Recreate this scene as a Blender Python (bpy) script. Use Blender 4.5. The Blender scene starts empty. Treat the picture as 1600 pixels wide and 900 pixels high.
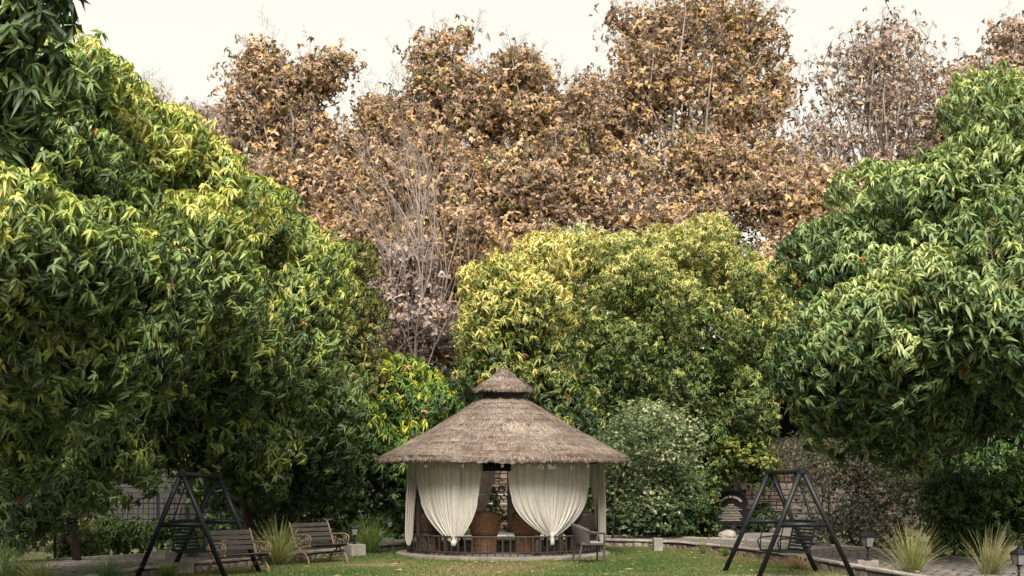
import bpy, bmesh, math, random
import numpy as np
from mathutils import Vector, Matrix

random.seed(7)
RNG = np.random.default_rng(11)
R = math.radians
PI = math.pi
S = bpy.context.scene
C = S.collection

# ------------------------------------------------------------------ camera, sky, sun, exposure
F_PX, HORIZON, CAM_H = 2100.0, 740.0, 1.75
cam_d = bpy.data.cameras.new('camera')
cam_d.sensor_width = 36.0
cam_d.lens = 36.0 * F_PX / 1600.0
cam_d.shift_y = (HORIZON - 450.0) / 1600.0
cam_d.clip_end = 2000.0
cam = bpy.data.objects.new('camera', cam_d)
cam.location = (0, 0, CAM_H)
cam.rotation_euler = (R(90), 0, 0)
C.objects.link(cam)
S.camera = cam

SUN_AZ, SUN_EL = R(181), R(50)          # azimuth clockwise from +Y; behind the camera
w = bpy.data.worlds.new('World')
S.world = w
w.use_nodes = True
nt = w.node_tree
nt.nodes.clear()
out = nt.nodes.new('ShaderNodeOutputWorld')
sky = nt.nodes.new('ShaderNodeTexSky')
sky.sky_type = 'NISHITA'
sky.sun_disc = False
sky.sun_elevation = SUN_EL
sky.sun_rotation = SUN_AZ
sky.dust_density = 4.0
bg1 = nt.nodes.new('ShaderNodeBackground'); bg1.inputs['Strength'].default_value = 0.05
nt.links.new(sky.outputs[0], bg1.inputs['Color'])
bg2 = nt.nodes.new('ShaderNodeBackground')       # the even white cloud layer of an overcast day
bg2.inputs['Color'].default_value = (1.0, 0.93, 0.72, 1)
bg2.inputs['Strength'].default_value = 0.166
add = nt.nodes.new('ShaderNodeMixShader'); add.inputs[0].default_value = 0.8      # cloud cover
nt.links.new(bg1.outputs[0], add.inputs[1]); nt.links.new(bg2.outputs[0], add.inputs[2])
nt.links.new(add.outputs[0], out.inputs['Surface'])

sun_d = bpy.data.lights.new('sun', 'SUN')
sun_d.energy = 1.5
sun_d.angle = R(30)
sun_d.color = (1.0, 0.95, 0.85)
sun = bpy.data.objects.new('sun', sun_d)
to_sun = Vector((math.sin(SUN_AZ) * math.cos(SUN_EL), math.cos(SUN_AZ) * math.cos(SUN_EL), math.sin(SUN_EL)))
sun.rotation_euler = to_sun.to_track_quat('Z', 'Y').to_euler()
sun.location = (0, 0, 40)
C.objects.link(sun)

S.view_settings.view_transform = 'Standard'
S.view_settings.look = 'None'
S.view_settings.gamma = 1.0
S.view_settings.exposure = 2.75
S.render.engine = 'CYCLES'
S.cycles.max_bounces = 6
S.cycles.diffuse_bounces = 3
S.cycles.glossy_bounces = 2
S.cycles.transmission_bounces = 4
S.cycles.transparent_max_bounces = 12
S.cycles.use_denoising = True

# ------------------------------------------------------------------ helpers
def W(u, v, Y):
    """pixel (1600x900 photo) at depth Y -> world point"""
    return np.array(((u - 800) / F_PX * Y, Y, CAM_H - (v - HORIZON) / F_PX * Y))

def G(u, v, z=0.0):
    Y = (CAM_H - z) * F_PX / (v - HORIZON)
    return ((u - 800) / F_PX * Y, Y, z)

def srgb(r, g, b):
    f = lambda c: (c / 12.92) if c <= 0.04045 else ((c + 0.055) / 1.055) ** 2.4
    return np.array((f(r / 255), f(g / 255), f(b / 255)))

def tag(o, label=None, cat=None, group=None, kind=None):
    if label: o['label'] = label
    if cat: o['category'] = cat
    if group: o['group'] = group
    if kind: o['kind'] = kind
    return o

def empty(name, loc, rz=0.0):
    o = bpy.data.objects.new(name, None)
    o.empty_display_size = 0.2
    o.location = loc
    o.rotation_euler = (0, 0, rz)
    C.objects.link(o)
    return o

def mesh_obj(name, verts, faces, m=None, parent=None, smooth=False, cols=None):
    me = bpy.data.meshes.new(name)
    me.from_pydata([tuple(v) for v in verts], [], [tuple(f) for f in faces])
    if m: me.materials.append(m)
    if cols is not None: set_tint(me, cols)
    if smooth: me.shade_smooth()
    me.update()
    o = bpy.data.objects.new(name, me)
    C.objects.link(o)
    if parent: o.parent = parent
    return o

def set_tint(me, cols):
    a = me.attributes.new('tint', 'FLOAT_COLOR', 'POINT')
    c = np.ones((len(me.vertices), 4), np.float32)
    c[:, :3] = cols
    a.data.foreach_set('color', c.ravel())

def tri_mesh(name, verts, tris, m, cols=None):
    """fast mesh of triangles from numpy arrays"""
    me = bpy.data.meshes.new(name)
    n, k = len(verts), len(tris)
    me.vertices.add(n)
    me.vertices.foreach_set('co', np.ascontiguousarray(verts, np.float32).ravel())
    me.loops.add(k * 3)
    me.loops.foreach_set('vertex_index', np.ascontiguousarray(tris, np.int32).ravel())
    me.polygons.add(k)
    me.polygons.foreach_set('loop_start', np.arange(0, k * 3, 3, dtype=np.int32))
    me.polygons.foreach_set('loop_total', np.full(k, 3, np.int32))
    me.materials.append(m)
    if cols is not None: set_tint(me, cols)
    me.update(calc_edges=True)
    return me

def link(name, me, parent=None, loc=None):
    o = bpy.data.objects.new(name, me)
    C.objects.link(o)
    if parent: o.parent = parent
    if loc is not None: o.location = loc
    return o

class MB:
    """collects shapes for ONE mesh object"""
    def __init__(s): s.v, s.f = [], []
    def add(s, v, f):
        k = len(s.v); s.v += [tuple(p) for p in v]; s.f += [tuple(i + k for i in q) for q in f]
        return s
    def box(s, c, d, rot=None, jit=0.0, bev=0.0):
        x, y, z = d[0] / 2, d[1] / 2, d[2] / 2
        if bev:
            b = min(bev, x * .9, y * .9, z * .9)
            pts = []
            for sx in (-1, 1):
                for sy in (-1, 1):
                    for sz in (-1, 1):
                        pts += [(sx * (x - b), sy * (y - b), sz * z), (sx * (x - b), sy * y, sz * (z - b)), (sx * x, sy * (y - b), sz * (z - b))]
            bm = bmesh.new()
            for p in pts: bm.verts.new(p)
            bmesh.ops.convex_hull(bm, input=bm.verts)
            bm.verts.index_update()
            P = [v.co.copy() for v in bm.verts]
            f = [[v.index for v in q.verts] for q in bm.faces]
            bm.free()
        else:
            P = [Vector((sx * x, sy * y, sz * z)) for sx in (-1, 1) for sy in (-1, 1) for sz in (-1, 1)]
            f = [(0, 1, 3, 2), (4, 6, 7, 5), (0, 4, 5, 1), (2, 3, 7, 6), (0, 2, 6, 4), (1, 5, 7, 3)]
        if jit: P = [p + Vector((random.uniform(-jit, jit), random.uniform(-jit, jit), random.uniform(-jit, jit))) for p in P]
        if rot is not None: P = [rot @ p for p in P]
        return s.add([p + Vector(c) for p in P], f)
    def tube(s, pts, rad, n=6, cap=True):
        pts = [Vector(p) for p in pts]
        if not hasattr(rad, '__len__'): rad = [rad] * len(pts)
        V, Fs = [], []
        ref = None
        for i, p in enumerate(pts):
            a = pts[max(0, i - 1)]; b = pts[min(len(pts) - 1, i + 1)]
            d = (b - a).normalized() if (b - a).length > 1e-9 else Vector((0, 0, 1))
            if ref is None or abs(ref.dot(d)) > .95:
                ref = Vector((1, 0, 0)) if abs(d.x) < .8 else Vector((0, 1, 0))
            ux = (ref - d * ref.dot(d)).normalized(); uy = d.cross(ux); ref = ux
            for k in range(n):
                t = 2 * PI * k / n
                V.append(p + (ux * math.cos(t) + uy * math.sin(t)) * rad[i])
        for i in range(len(pts) - 1):
            for k in range(n):
                a = i * n + k; b = i * n + (k + 1) % n
                Fs.append((a, b, b + n, a + n))
        if cap:
            Fs.append(tuple(range(n))[::-1]); Fs.append(tuple((len(pts) - 1) * n + k for k in range(n)))
        return s.add(V, Fs)
    def lathe(s, prof, n=32, c=(0, 0, 0), a0=0.0, a1=2 * PI, jit=0.0, cap=False):
        full = abs(a1 - a0 - 2 * PI) < 1e-6
        m = n if full else n + 1
        V, Fs = [], []
        for r, z in prof:
            for k in range(m):
                t = a0 + (a1 - a0) * k / n
                j = random.uniform(-jit, jit)
                V.append((c[0] + (r + j) * math.cos(t), c[1] + (r + j) * math.sin(t), c[2] + z))
        for i in range(len(prof) - 1):
            for k in range(n):
                a = i * m + k; b = i * m + (k + 1) % m
                Fs.append((a, b, b + m, a + m))
        if cap and full:
            Fs.append(tuple(range(m))[::-1]); Fs.append(tuple((len(prof) - 1) * m + k for k in range(m)))
        return s.add(V, Fs)
    def build(s, name, m=None, parent=None, smooth=False, loc=None):
        o = mesh_obj(name, s.v, s.f, m, parent, smooth)
        if loc is not None: o.location = loc
        return o

def copy_tree(o, parent=None):
    c = o.copy(); C.objects.link(c)
    if parent is not None: c.parent = parent
    for ch in list(o.children): copy_tree(ch, c)
    return c

# ------------------------------------------------------------------ materials
def mat(name, c1, c2=None, scale=8.0, rough=0.7, bump=0.0, bscale=None, stretch=None, metal=0.0, detail=6.0, spec=0.4, c3=None):
    m = bpy.data.materials.new(name); m.use_nodes = True
    t = m.node_tree; p = t.nodes['Principled BSDF']
    p.inputs['Roughness'].default_value = rough
    p.inputs['Metallic'].default_value = metal
    p.inputs['Specular IOR Level'].default_value = spec
    if c2 is None and not bump:
        p.inputs['Base Color'].default_value = (*c1, 1); return m
    co = t.nodes.new('ShaderNodeTexCoord'); mp = t.nodes.new('ShaderNodeMapping')
    if stretch: mp.inputs['Scale'].default_value = stretch
    t.links.new(co.outputs['Object'], mp.inputs['Vector'])
    n = t.nodes.new('ShaderNodeTexNoise'); n.inputs['Scale'].default_value = scale; n.inputs['Detail'].default_value = detail
    n.inputs['Roughness'].default_value = 0.65
    t.links.new(mp.outputs[0], n.inputs['Vector'])
    r = t.nodes.new('ShaderNodeValToRGB')
    r.color_ramp.elements[0].position = 0.32; r.color_ramp.elements[1].position = 0.68
    r.color_ramp.elements[0].color = (*c1, 1); r.color_ramp.elements[1].color = (*(c2 if c2 is not None else c1), 1)
    if c3 is not None:
        e = r.color_ramp.elements.new(0.5); e.color = (*c3, 1)
    t.links.new(n.outputs['Fac'], r.inputs[0]); t.links.new(r.outputs[0], p.inputs['Base Color'])
    if bump:
        n2 = t.nodes.new('ShaderNodeTexNoise'); n2.inputs['Scale'].default_value = bscale or scale * 3; n2.inputs['Detail'].default_value = 5
        t.links.new(mp.outputs[0], n2.inputs['Vector'])
        b = t.nodes.new('ShaderNodeBump'); b.inputs['Strength'].default_value = bump; b.inputs['Distance'].default_value = 0.03
        t.links.new(n2.outputs['Fac'], b.inputs['Height']); t.links.new(b.outputs[0], p.inputs['Normal'])
    return m

def leaf_mat(name, trans=0.3, rough=0.5, spec=0.35, boost=(1.25, 1.2, 0.7)):
    m = bpy.data.materials.new(name); m.use_nodes = True
    t = m.node_tree; p = t.nodes['Principled BSDF']; o = t.nodes['Material Output']
    a = t.nodes.new('ShaderNodeAttribute'); a.attribute_name = 'tint'
    p.inputs['Roughness'].default_value = rough; p.inputs['Specular IOR Level'].default_value = spec
    t.links.new(a.outputs['Color'], p.inputs['Base Color'])
    tr = t.nodes.new('ShaderNodeBsdfTranslucent')
    mu = t.nodes.new('ShaderNodeMix'); mu.data_type = 'RGBA'; mu.blend_type = 'MULTIPLY'; mu.inputs['Factor'].default_value = 1
    mu.inputs['B'].default_value = (*boost, 1)
    t.links.new(a.outputs['Color'], mu.inputs['A']); t.links.new(mu.outputs['Result'], tr.inputs['Color'])
    mx = t.nodes.new('ShaderNodeMixShader'); mx.inputs[0].default_value = trans
    t.links.new(p.outputs[0], mx.inputs[1]); t.links.new(tr.outputs[0], mx.inputs[2]); t.links.new(mx.outputs[0], o.inputs['Surface'])
    return m

M = {}
M['leaf'] = leaf_mat('green_leaf', 0.28)
M['dry_leaf'] = leaf_mat('dry_leaf', 0.22, 0.7, 0.2, (1.2, 1.0, 0.7))
M['blade'] = leaf_mat('grass_blade', 0.3, 0.6, 0.3)
M['straw_tint'] = leaf_mat('straw', 0.05, 0.8, 0.15, (1, 1, 1))
M['bark'] = mat('bark', (0.025, 0.019, 0.015), (0.07, 0.055, 0.042), 9, 0.9, 0.6, 25, (1, 1, 0.25))
M['red_bark'] = mat('red_bark', (0.10, 0.055, 0.04), (0.2, 0.12, 0.09), 9, 0.9, 0.6, 25, (1, 1, 0.25))
M['grey_bark'] = mat('grey_bark', (0.13, 0.10, 0.085), (0.27, 0.22, 0.19), 7, 0.9, 0.5, 20, (1, 1, 0.25))
M['pale_bark'] = mat('pale_bark', (0.30, 0.25, 0.22), (0.45, 0.39, 0.34), 7, 0.9, 0.3, 20)
M['platform'] = mat('platform_concrete', (0.075, 0.062, 0.053), (0.16, 0.138, 0.12), 3, 0.9, 0.4, 40)
M['twig_bark'] = mat('twig_bark', (0.18, 0.14, 0.125), (0.30, 0.245, 0.22), 7, 0.9, 0.3, 20)
M['concrete'] = mat('concrete', (0.13, 0.115, 0.10), (0.24, 0.215, 0.19), 5, 0.9, 0.3, 40)
M['coping'] = mat('coping_stone', (0.13, 0.11, 0.095), (0.26, 0.23, 0.20), 6, 0.9, 0.4, 40)
M['rubble'] = mat('rubble_stone', (0.07, 0.055, 0.045), (0.22, 0.18, 0.15), 7, 0.9, 0.7, 30)
M['mortar'] = mat('mortar', (0.06, 0.05, 0.045), (0.11, 0.095, 0.085), 12, 0.95, 0.4, 50)
M['tan_stone'] = mat('tan_stone', (0.11, 0.078, 0.057), (0.24, 0.175, 0.13), 5, 0.9, 0.6, 25)
M['paver'] = mat('paver', (0.075, 0.066, 0.062), (0.15, 0.13, 0.122), 3.5, 0.85, 0.4, 40)
M['paver_bed'] = mat('paver_bed', (0.07, 0.062, 0.058), (0.12, 0.105, 0.10), 12, 0.95, 0.3, 60)
M['black_metal'] = mat('black_metal', (0.006, 0.0065, 0.008), (0.012, 0.013, 0.016), 10, 0.42, 0.1, 60, spec=0.18)
M['green_metal'] = mat('dark_green_metal', (0.004, 0.008, 0.008), (0.008, 0.015, 0.014), 10, 0.5, 0.1, 60, spec=0.16)
M['iron'] = mat('cast_iron_tan', (0.09, 0.06, 0.04), (0.18, 0.125, 0.085), 20, 0.6, 0.3, 50)
M['bench_wood'] = mat('weathered_wood', (0.022, 0.017, 0.015), (0.055, 0.044, 0.039), 3, 0.8, 0.5, 20, (1, 14, 14))
M['dark_wood'] = mat('dark_wood', (0.012, 0.008, 0.006), (0.028, 0.019, 0.015), 4, 0.7, 0.3, 20, (8, 8, 1))
M['cane'] = mat('woven_cane', (0.05, 0.022, 0.011), (0.15, 0.07, 0.034), 14, 0.6, 0.6, 60)
M['cane_light'] = mat('cane_strip', (0.10, 0.048, 0.023), (0.23, 0.12, 0.06), 12, 0.6, 0.3, 40)
M['cane_dark'] = mat('dark_cane', (0.02, 0.015, 0.013), (0.05, 0.037, 0.03), 14, 0.7, 0.6, 40)
M['rim'] = mat('chair_rim', (0.018, 0.012, 0.01), (0.04, 0.028, 0.022), 18, 0.6, 0.3, 40)
M['rattan_grey'] = mat('grey_rattan', (0.025, 0.021, 0.02), (0.055, 0.047, 0.043), 30, 0.6, 0.4, 90)
M['cushion'] = mat('floral_cushion', (0.62, 0.50, 0.42), (0.10, 0.03, 0.03), 22, 0.9, 0.1, 30, c3=(0.5, 0.36, 0.28))
M['thatch'] = mat('thatch', (0.06, 0.042, 0.034), (0.22, 0.18, 0.15), 4, 0.95, 0.9, 40, (1, 1, 2.2), c3=(0.14, 0.108, 0.088))
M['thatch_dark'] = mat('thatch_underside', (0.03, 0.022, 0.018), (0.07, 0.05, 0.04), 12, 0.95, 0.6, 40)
M['black'] = mat('black_paint', (0.004, 0.0037, 0.0037), (0.008, 0.007, 0.007), 10, 0.7, spec=0.12)
M['letters'] = mat('cream_letters', (0.34, 0.29, 0.24), rough=0.7)
M['wall_grey'] = mat('grey_plank', (0.017, 0.015, 0.0145), (0.038, 0.034, 0.033), 2.5, 0.85, 0.3, 20, (1, 6, 6))
M['white_paint'] = mat('white_paint', (0.6, 0.57, 0.52), (0.75, 0.72, 0.66), 12, 0.6)
M['boulder'] = mat('boulder', (0.14, 0.115, 0.095), (0.26, 0.22, 0.19), 6, 0.9, 0.5, 20)
M['bulb'] = mat('bulb_glass', (0.75, 0.70, 0.6), rough=0.15, spec=0.6)
M['frosted'] = mat('frosted_glass', (0.10, 0.105, 0.10), (0.17, 0.17, 0.155), 20, 0.35, spec=0.5)
M['rope'] = mat('rope', (0.35, 0.28, 0.2), rough=0.9)

def cloth_mat():
    m = bpy.data.materials.new('sheer_cloth'); m.use_nodes = True
    t = m.node_tree; p = t.nodes['Principled BSDF']; o = t.nodes['Material Output']
    co = t.nodes.new('ShaderNodeTexCoord'); mp = t.nodes.new('ShaderNodeMapping'); mp.inputs['Scale'].default_value = (14, 14, 0.7)
    n = t.nodes.new('ShaderNodeTexNoise'); n.inputs['Scale'].default_value = 2.2; n.inputs['Detail'].default_value = 5
    t.links.new(co.outputs['Object'], mp.inputs[0]); t.links.new(mp.outputs[0], n.inputs['Vector'])
    r = t.nodes.new('ShaderNodeValToRGB')
    r.color_ramp.elements[0].position = .3; r.color_ramp.elements[1].position = .7
    r.color_ramp.elements[0].color = (0.58, 0.54, 0.48, 1); r.color_ramp.elements[1].color = (0.76, 0.73, 0.67, 1)
    t.links.new(n.outputs['Fac'], r.inputs[0]); t.links.new(r.outputs[0], p.inputs['Base Color'])
    p.inputs['Roughness'].default_value = 0.95; p.inputs['Specular IOR Level'].default_value = 0.1
    tr = t.nodes.new('ShaderNodeBsdfTranslucent'); t.links.new(r.outputs[0], tr.inputs['Color'])
    a = t.nodes.new('ShaderNodeMixShader'); a.inputs[0].default_value = 0.42
    t.links.new(p.outputs[0], a.inputs[1]); t.links.new(tr.outputs[0], a.inputs[2])
    tp = t.nodes.new('ShaderNodeBsdfTransparent')
    b = t.nodes.new('ShaderNodeMixShader'); b.inputs[0].default_value = 0.17
    t.links.new(a.outputs[0], b.inputs[1]); t.links.new(tp.outputs[0], b.inputs[2]); t.links.new(b.outputs[0], o.inputs['Surface'])
    return m
M['cloth'] = cloth_mat()

def ground_mat():
    m = bpy.data.materials.new('lawn_soil'); m.use_nodes = True
    t = m.node_tree; p = t.nodes['Principled BSDF']; p.inputs['Roughness'].default_value = 0.95
    co = t.nodes.new('ShaderNodeTexCoord')
    n = t.nodes.new('ShaderNodeTexNoise'); n.inputs['Scale'].default_value = 0.45; n.inputs['Detail'].default_value = 8
    n2 = t.nodes.new('ShaderNodeTexNoise'); n2.inputs['Scale'].default_value = 22; n2.inputs['Detail'].default_value = 6
    t.links.new(co.outputs['Object'], n.inputs['Vector']); t.links.new(co.outputs['Object'], n2.inputs['Vector'])
    r = t.nodes.new('ShaderNodeValToRGB')
    r.color_ramp.elements[0].position = .38; r.color_ramp.elements[1].position = .66
    r.color_ramp.elements[0].color = (0.055, 0.062, 0.02, 1); r.color_ramp.elements[1].color = (0.13, 0.105, 0.055, 1)
    t.links.new(n.outputs['Fac'], r.inputs[0])
    mx = t.nodes.new('ShaderNodeMix'); mx.data_type = 'RGBA'; mx.blend_type = 'MULTIPLY'; mx.inputs['Factor'].default_value = .8
    r2 = t.nodes.new('ShaderNodeValToRGB'); r2.color_ramp.elements[0].position = .3; r2.color_ramp.elements[1].position = .7
    r2.color_ramp.elements[0].color = (.45, .45, .45, 1)
    t.links.new(n2.outputs['Fac'], r2.inputs[0])
    t.links.new(r.outputs[0], mx.inputs['A']); t.links.new(r2.outputs[0], mx.inputs['B']); t.links.new(mx.outputs['Result'], p.inputs['Base Color'])
    b = t.nodes.new('ShaderNodeBump'); b.inputs['Strength'].default_value = .6; b.inputs['Distance'].default_value = .03
    t.links.new(n2.outputs['Fac'], b.inputs['Height']); t.links.new(b.outputs[0], p.inputs['Normal'])
    return m
M['ground'] = ground_mat()
M['dirt'] = mat('bare_dirt', (0.085, 0.065, 0.040), (0.16, 0.12, 0.075), 6, 0.95, 0.5, 30)

# ------------------------------------------------------------------ setting: ground, paths
g = mesh_obj('ground', [(-400, -60, 0), (400, -60, 0), (400, 740, 0), (-400, 740, 0)], [(0, 1, 2, 3)], M['ground'])
tag(g, 'lawn ground with worn earth patches', kind='structure')

def resample(poly, step):
    P = [np.array(p, float) for p in poly]
    # Catmull-Rom smoothing
    Q = []
    for i in range(len(P) - 1):
        p0, p1, p2, p3 = P[max(i - 1, 0)], P[i], P[i + 1], P[min(i + 2, len(P) - 1)]
        for k in range(12):
            t = k / 12
            Q.append(.5 * ((2 * p1) + (-p0 + p2) * t + (2 * p0 - 5 * p1 + 4 * p2 - p3) * t * t + (-p0 + 3 * p1 - 3 * p2 + p3) * t ** 3))
    Q.append(P[-1]); Q = np.array(Q)
    d = np.r_[0, np.cumsum(np.linalg.norm(np.diff(Q, axis=0), axis=1))]
    n = max(2, int(round(d[-1] / step)) + 1)
    s = np.linspace(0, d[-1], n)
    return np.stack([np.interp(s, d, Q[:, 0]), np.interp(s, d, Q[:, 1])], 1)

NEAR = [(-6.75, 17), (-6.35, 22), (-5.85, 23.3), (-4.5, 26.2), (-2.95, 29.7), (-1.4, 31.6), (1.5, 32.2), (3.0, 31.8), (3.9, 31), (5.24, 27.5), (5.85, 23.3), (6.2, 21), (6.5, 17)]
FAR = [(-11, 19.5), (-9.2, 23.8), (-7.1, 26.5), (-5.2, 29.3), (-3.6, 32.6), (-1.2, 34.2), (2, 34.4), (4.6, 33.3), (6.8, 30.5), (8.25, 26.3), (8.9, 23.3), (9.3, 20), (9.6, 17)]
PZ = 0.15
na, fa = resample(NEAR, .1), resample(FAR, .1)
N_ = 160
na_ = na[np.linspace(0, len(na) - 1, N_).astype(int)]; fa_ = fa[np.linspace(0, len(fa) - 1, N_).astype(int)]
v = [(x, y, PZ - .02) for x, y in na_] + [(x, y, PZ - .02) for x, y in fa_]
path = mesh_obj('path', v, [(i, i + 1, N_ + i + 1, N_ + i) for i in range(N_ - 1)], M['paver_bed'])
tag(path, 'paved garden path curving round the lawn behind the gazebo', kind='structure')
# raised paving stones of the path, one joined sheet of blocks
pv, pf = [], []
tt = np.linspace(0, 1, int(34 / .21 * 1.3))
for i in range(len(tt) - 1):
    k = tt[i] * (N_ - 1); k2 = tt[i + 1] * (N_ - 1)
    def at(kk, s):
        a = int(min(kk, N_ - 2)); f = kk - a
        n0 = na_[a] * (1 - f) + na_[a + 1] * f; f0 = fa_[a] * (1 - f) + fa_[a + 1] * f
        return n0 * (1 - s) + f0 * s
    off = (i % 2) * .04
    cuts = np.clip(np.linspace(0, 1, 13) + off, 0.0, 1)
    for j in range(12):
        s0, s1 = cuts[j] + .006, cuts[j + 1] - .006
        if s1 - s0 < .02: continue
        e = .06 * (k2 - k)
        q = [at(k + e, s0), at(k2 - e, s0), at(k2 - e, s1), at(k + e, s1)]
        z = PZ + random.uniform(-.006, .006)
        b = len(pv)
        pv += [(p[0], p[1], z + random.uniform(-.003, .003)) for p in q] + [(p[0], p[1], PZ - .03) for p in q]
        pf += [(b, b + 1, b + 2, b + 3), (b, b + 4, b + 5, b + 1), (b + 1, b + 5, b + 6, b + 2), (b + 2, b + 6, b + 7, b + 3), (b + 3, b + 7, b + 4, b)]
tag(mesh_obj('paving_stones', pv, pf, M['paver'], path), kind='stuff')

def side_path(name, pts, label):
    (a, b, c, d) = pts
    o = mesh_obj(name, [(*a, PZ - .012), (*b, PZ - .012), (*c, PZ - .012), (*d, PZ - .012)], [(0, 1, 2, 3)], M['paver'])
    return tag(o, label, kind='structure')
side_path('garden_path', [(-1.0, 34.1), (1.0, 34.3), (.75, 41), (-.9, 41)], 'paved walk leading back from the gazebo to the stone wall')
side_path('side_path', [(5.2, 32.7), (7.0, 30.6), (8.9, 40), (7.2, 40)], 'paved side walk leading back beside the grey shrub')

# low kerb wall: rubble stones under coping slabs, both built stone by stone
def kerb(name, poly, label, skip=None, coping_h=.05, top=.19, stones=True, width=.16):
    L = resample(poly, .55)
    k = tag(mesh_obj(name, [], []), label, kind='structure')
    mb = MB()
    base = []
    for i in range(len(L) - 1):
        a, b = L[i], L[i + 1]; d = b - a; ln = np.linalg.norm(d); d /= ln; n = np.array((-d[1], d[0])); c = (a + b) / 2
        rot = Matrix.Rotation(math.atan2(d[1], d[0]), 3, 'Z')
        base.append((c, ln, rot, n, d))
        mb.box((c[0], c[1], (top - coping_h) / 2 - .01), (ln + .02, width * .6, top - coping_h - .02), rot)
        cp = MB().box((0, 0, 0), (ln - random.uniform(.008, .02), width + random.uniform(0, .03), coping_h), rot, jit=.006, bev=.012)
        o = cp.build('coping_slab', M['coping'], k, loc=(c[0], c[1], top - coping_h / 2 + random.uniform(-.004, .004)))
        if stones:
            x = -ln / 2
            while x < ln / 2 - .05:
                l_ = random.uniform(.14, .27)
                hgt = top - coping_h - random.uniform(.0, .02)
                p = c + d * (x + l_ / 2)
                sb = MB().box((0, 0, 0), (l_ - .015, width * .85 + random.uniform(-.02, .03), hgt), rot, jit=.012, bev=.03)
                sb.build('kerb_stone', M['rubble'], k, loc=(p[0], p[1], hgt / 2 - .01))
                x += l_
    me = bpy.data.meshes.new('kerb_core'); me.from_pydata(mb.v, [], mb.f); me.materials.append(M['mortar'])
    k.data = me
    return k
i0 = 0
kerb('kerb', NEAR, 'low rubble kerb with pale coping along the inner edge of the path', stones=True)
kerb('outer_kerb', FAR, 'low stone kerb along the outer planted edge of the path', stones=False, top=.18, width=.10, coping_h=.06)

# bare dirt patches on the lawn (thin irregular sheets)
def patch(name, cx, cy, rx, ry, label):
    P = []
    for k in range(40):
        t = 2 * PI * k / 40
        r = 1 + .22 * math.sin(3 * t + cx) + .15 * math.sin(5 * t + 2) + random.uniform(-.1, .1)
        P.append((cx + rx * r * math.cos(t), cy + ry * r * math.sin(t), .006))
    o = mesh_obj(name, P, [tuple(range(40))], M['dirt'])
    return tag(o, label, kind='structure')
PATCHES = [(-2.55, 25.6, .9, .55), (4.6, 22.6, 1.5, 1.0), (1.9, 23.4, 1.8, .35), (-.2, 22.2, 1.4, .25)]
patch('dirt_patch', *PATCHES[0], 'bare tan earth patch on the lawn left of the gazebo')
patch('dirt_patch', *PATCHES[1], 'worn brown earth under the right swing')

def inpoly(x, y, poly):
    c = np.zeros(len(x), bool); n = len(poly); j = n - 1
    for i in range(n):
        xi, yi = poly[i]; xj, yj = poly[j]
        cond = ((yi > y) != (yj > y)) & (x < (xj - xi) * (y - yi) / (yj - yi + 1e-12) + xi)
        c ^= cond; j = i
    return c

def vnoise(x, y, seed):
    r = np.random.default_rng(seed); out = np.zeros(len(x))
    for k in range(10):
        a = r.uniform(0, 2 * PI); f = r.uniform(.5, 3.2); ph = r.uniform(0, 6.28)
        out += np.sin((x * math.cos(a) + y * math.sin(a)) * f + ph) / math.sqrt(f)
    return out / 4

LAWN = [tuple(p) for p in resample(NEAR, .5)]
def lawn_grass():
    n = 330000
    y = 18 + (RNG.random(n) ** .9) * 14.0; x = RNG.uniform(-6.6, 6.6, n)
    keep = inpoly(x, y, LAWN) & ((x + .19) ** 2 + (y - 28.8) ** 2 > 2.28 ** 2)
    nz = vnoise(x, y, 3)
    dens = np.clip(1.0 - .5 * np.clip(nz - .1, 0, 1), .3, 1)
    for cx, cy, rx, ry in PATCHES:
        q = ((x - cx) / rx) ** 2 + ((y - cy) / ry) ** 2
        dens *= np.clip((q - .2) / 1.0, .22, 1)
    keep &= RNG.random(n) < dens
    x, y, nz = x[keep], y[keep], nz[keep]; n = len(x)
    h = RNG.uniform(.018, .045, n) * (1 + .5 * np.clip(-nz, 0, 1))
    # taller rough grass at the kerb and the platform rim
    rim = np.abs(np.sqrt((x + .19) ** 2 + (y - 28.8) ** 2) - 2.36) < .12
    h = np.where(rim & (RNG.random(n) < .5), h * RNG.uniform(1.2, 3.0, n), h)
    a = RNG.uniform(0, 2 * PI, n); wd = RNG.uniform(.004, .009, n)
    lx, ly = RNG.normal(0, .5, n) * h, RNG.normal(0, .5, n) * h
    v = np.zeros((n, 3, 3))
    v[:, 0] = np.stack([x - np.cos(a) * wd, y - np.sin(a) * wd, 0 * x], 1)
    v[:, 1] = np.stack([x + np.cos(a) * wd, y + np.sin(a) * wd, 0 * x], 1)
    v[:, 2] = np.stack([x + lx, y + ly, h], 1)
    g0, g1, g2 = np.array((.046, .088, .019)), np.array((.105, .138, .036)), np.array((.21, .165, .08))
    k = np.clip(.45 + .45 * nz + RNG.normal(0, .25, n), 0, 1)[:, None]
    col = np.where(k < .6, g0 + (g1 - g0) * k / .6, g1 + (g2 - g1) * (k - .6) / .4)
    cols = np.repeat(col, 3, 0)
    me = tri_mesh('grass', v.reshape(-1, 3), np.arange(n * 3).reshape(-1, 3), M['blade'], cols)
    return tag(link('grass', me), 'short patchy lawn grass in front of the gazebo', 'grass', kind='stuff')
lawn_grass()

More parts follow.
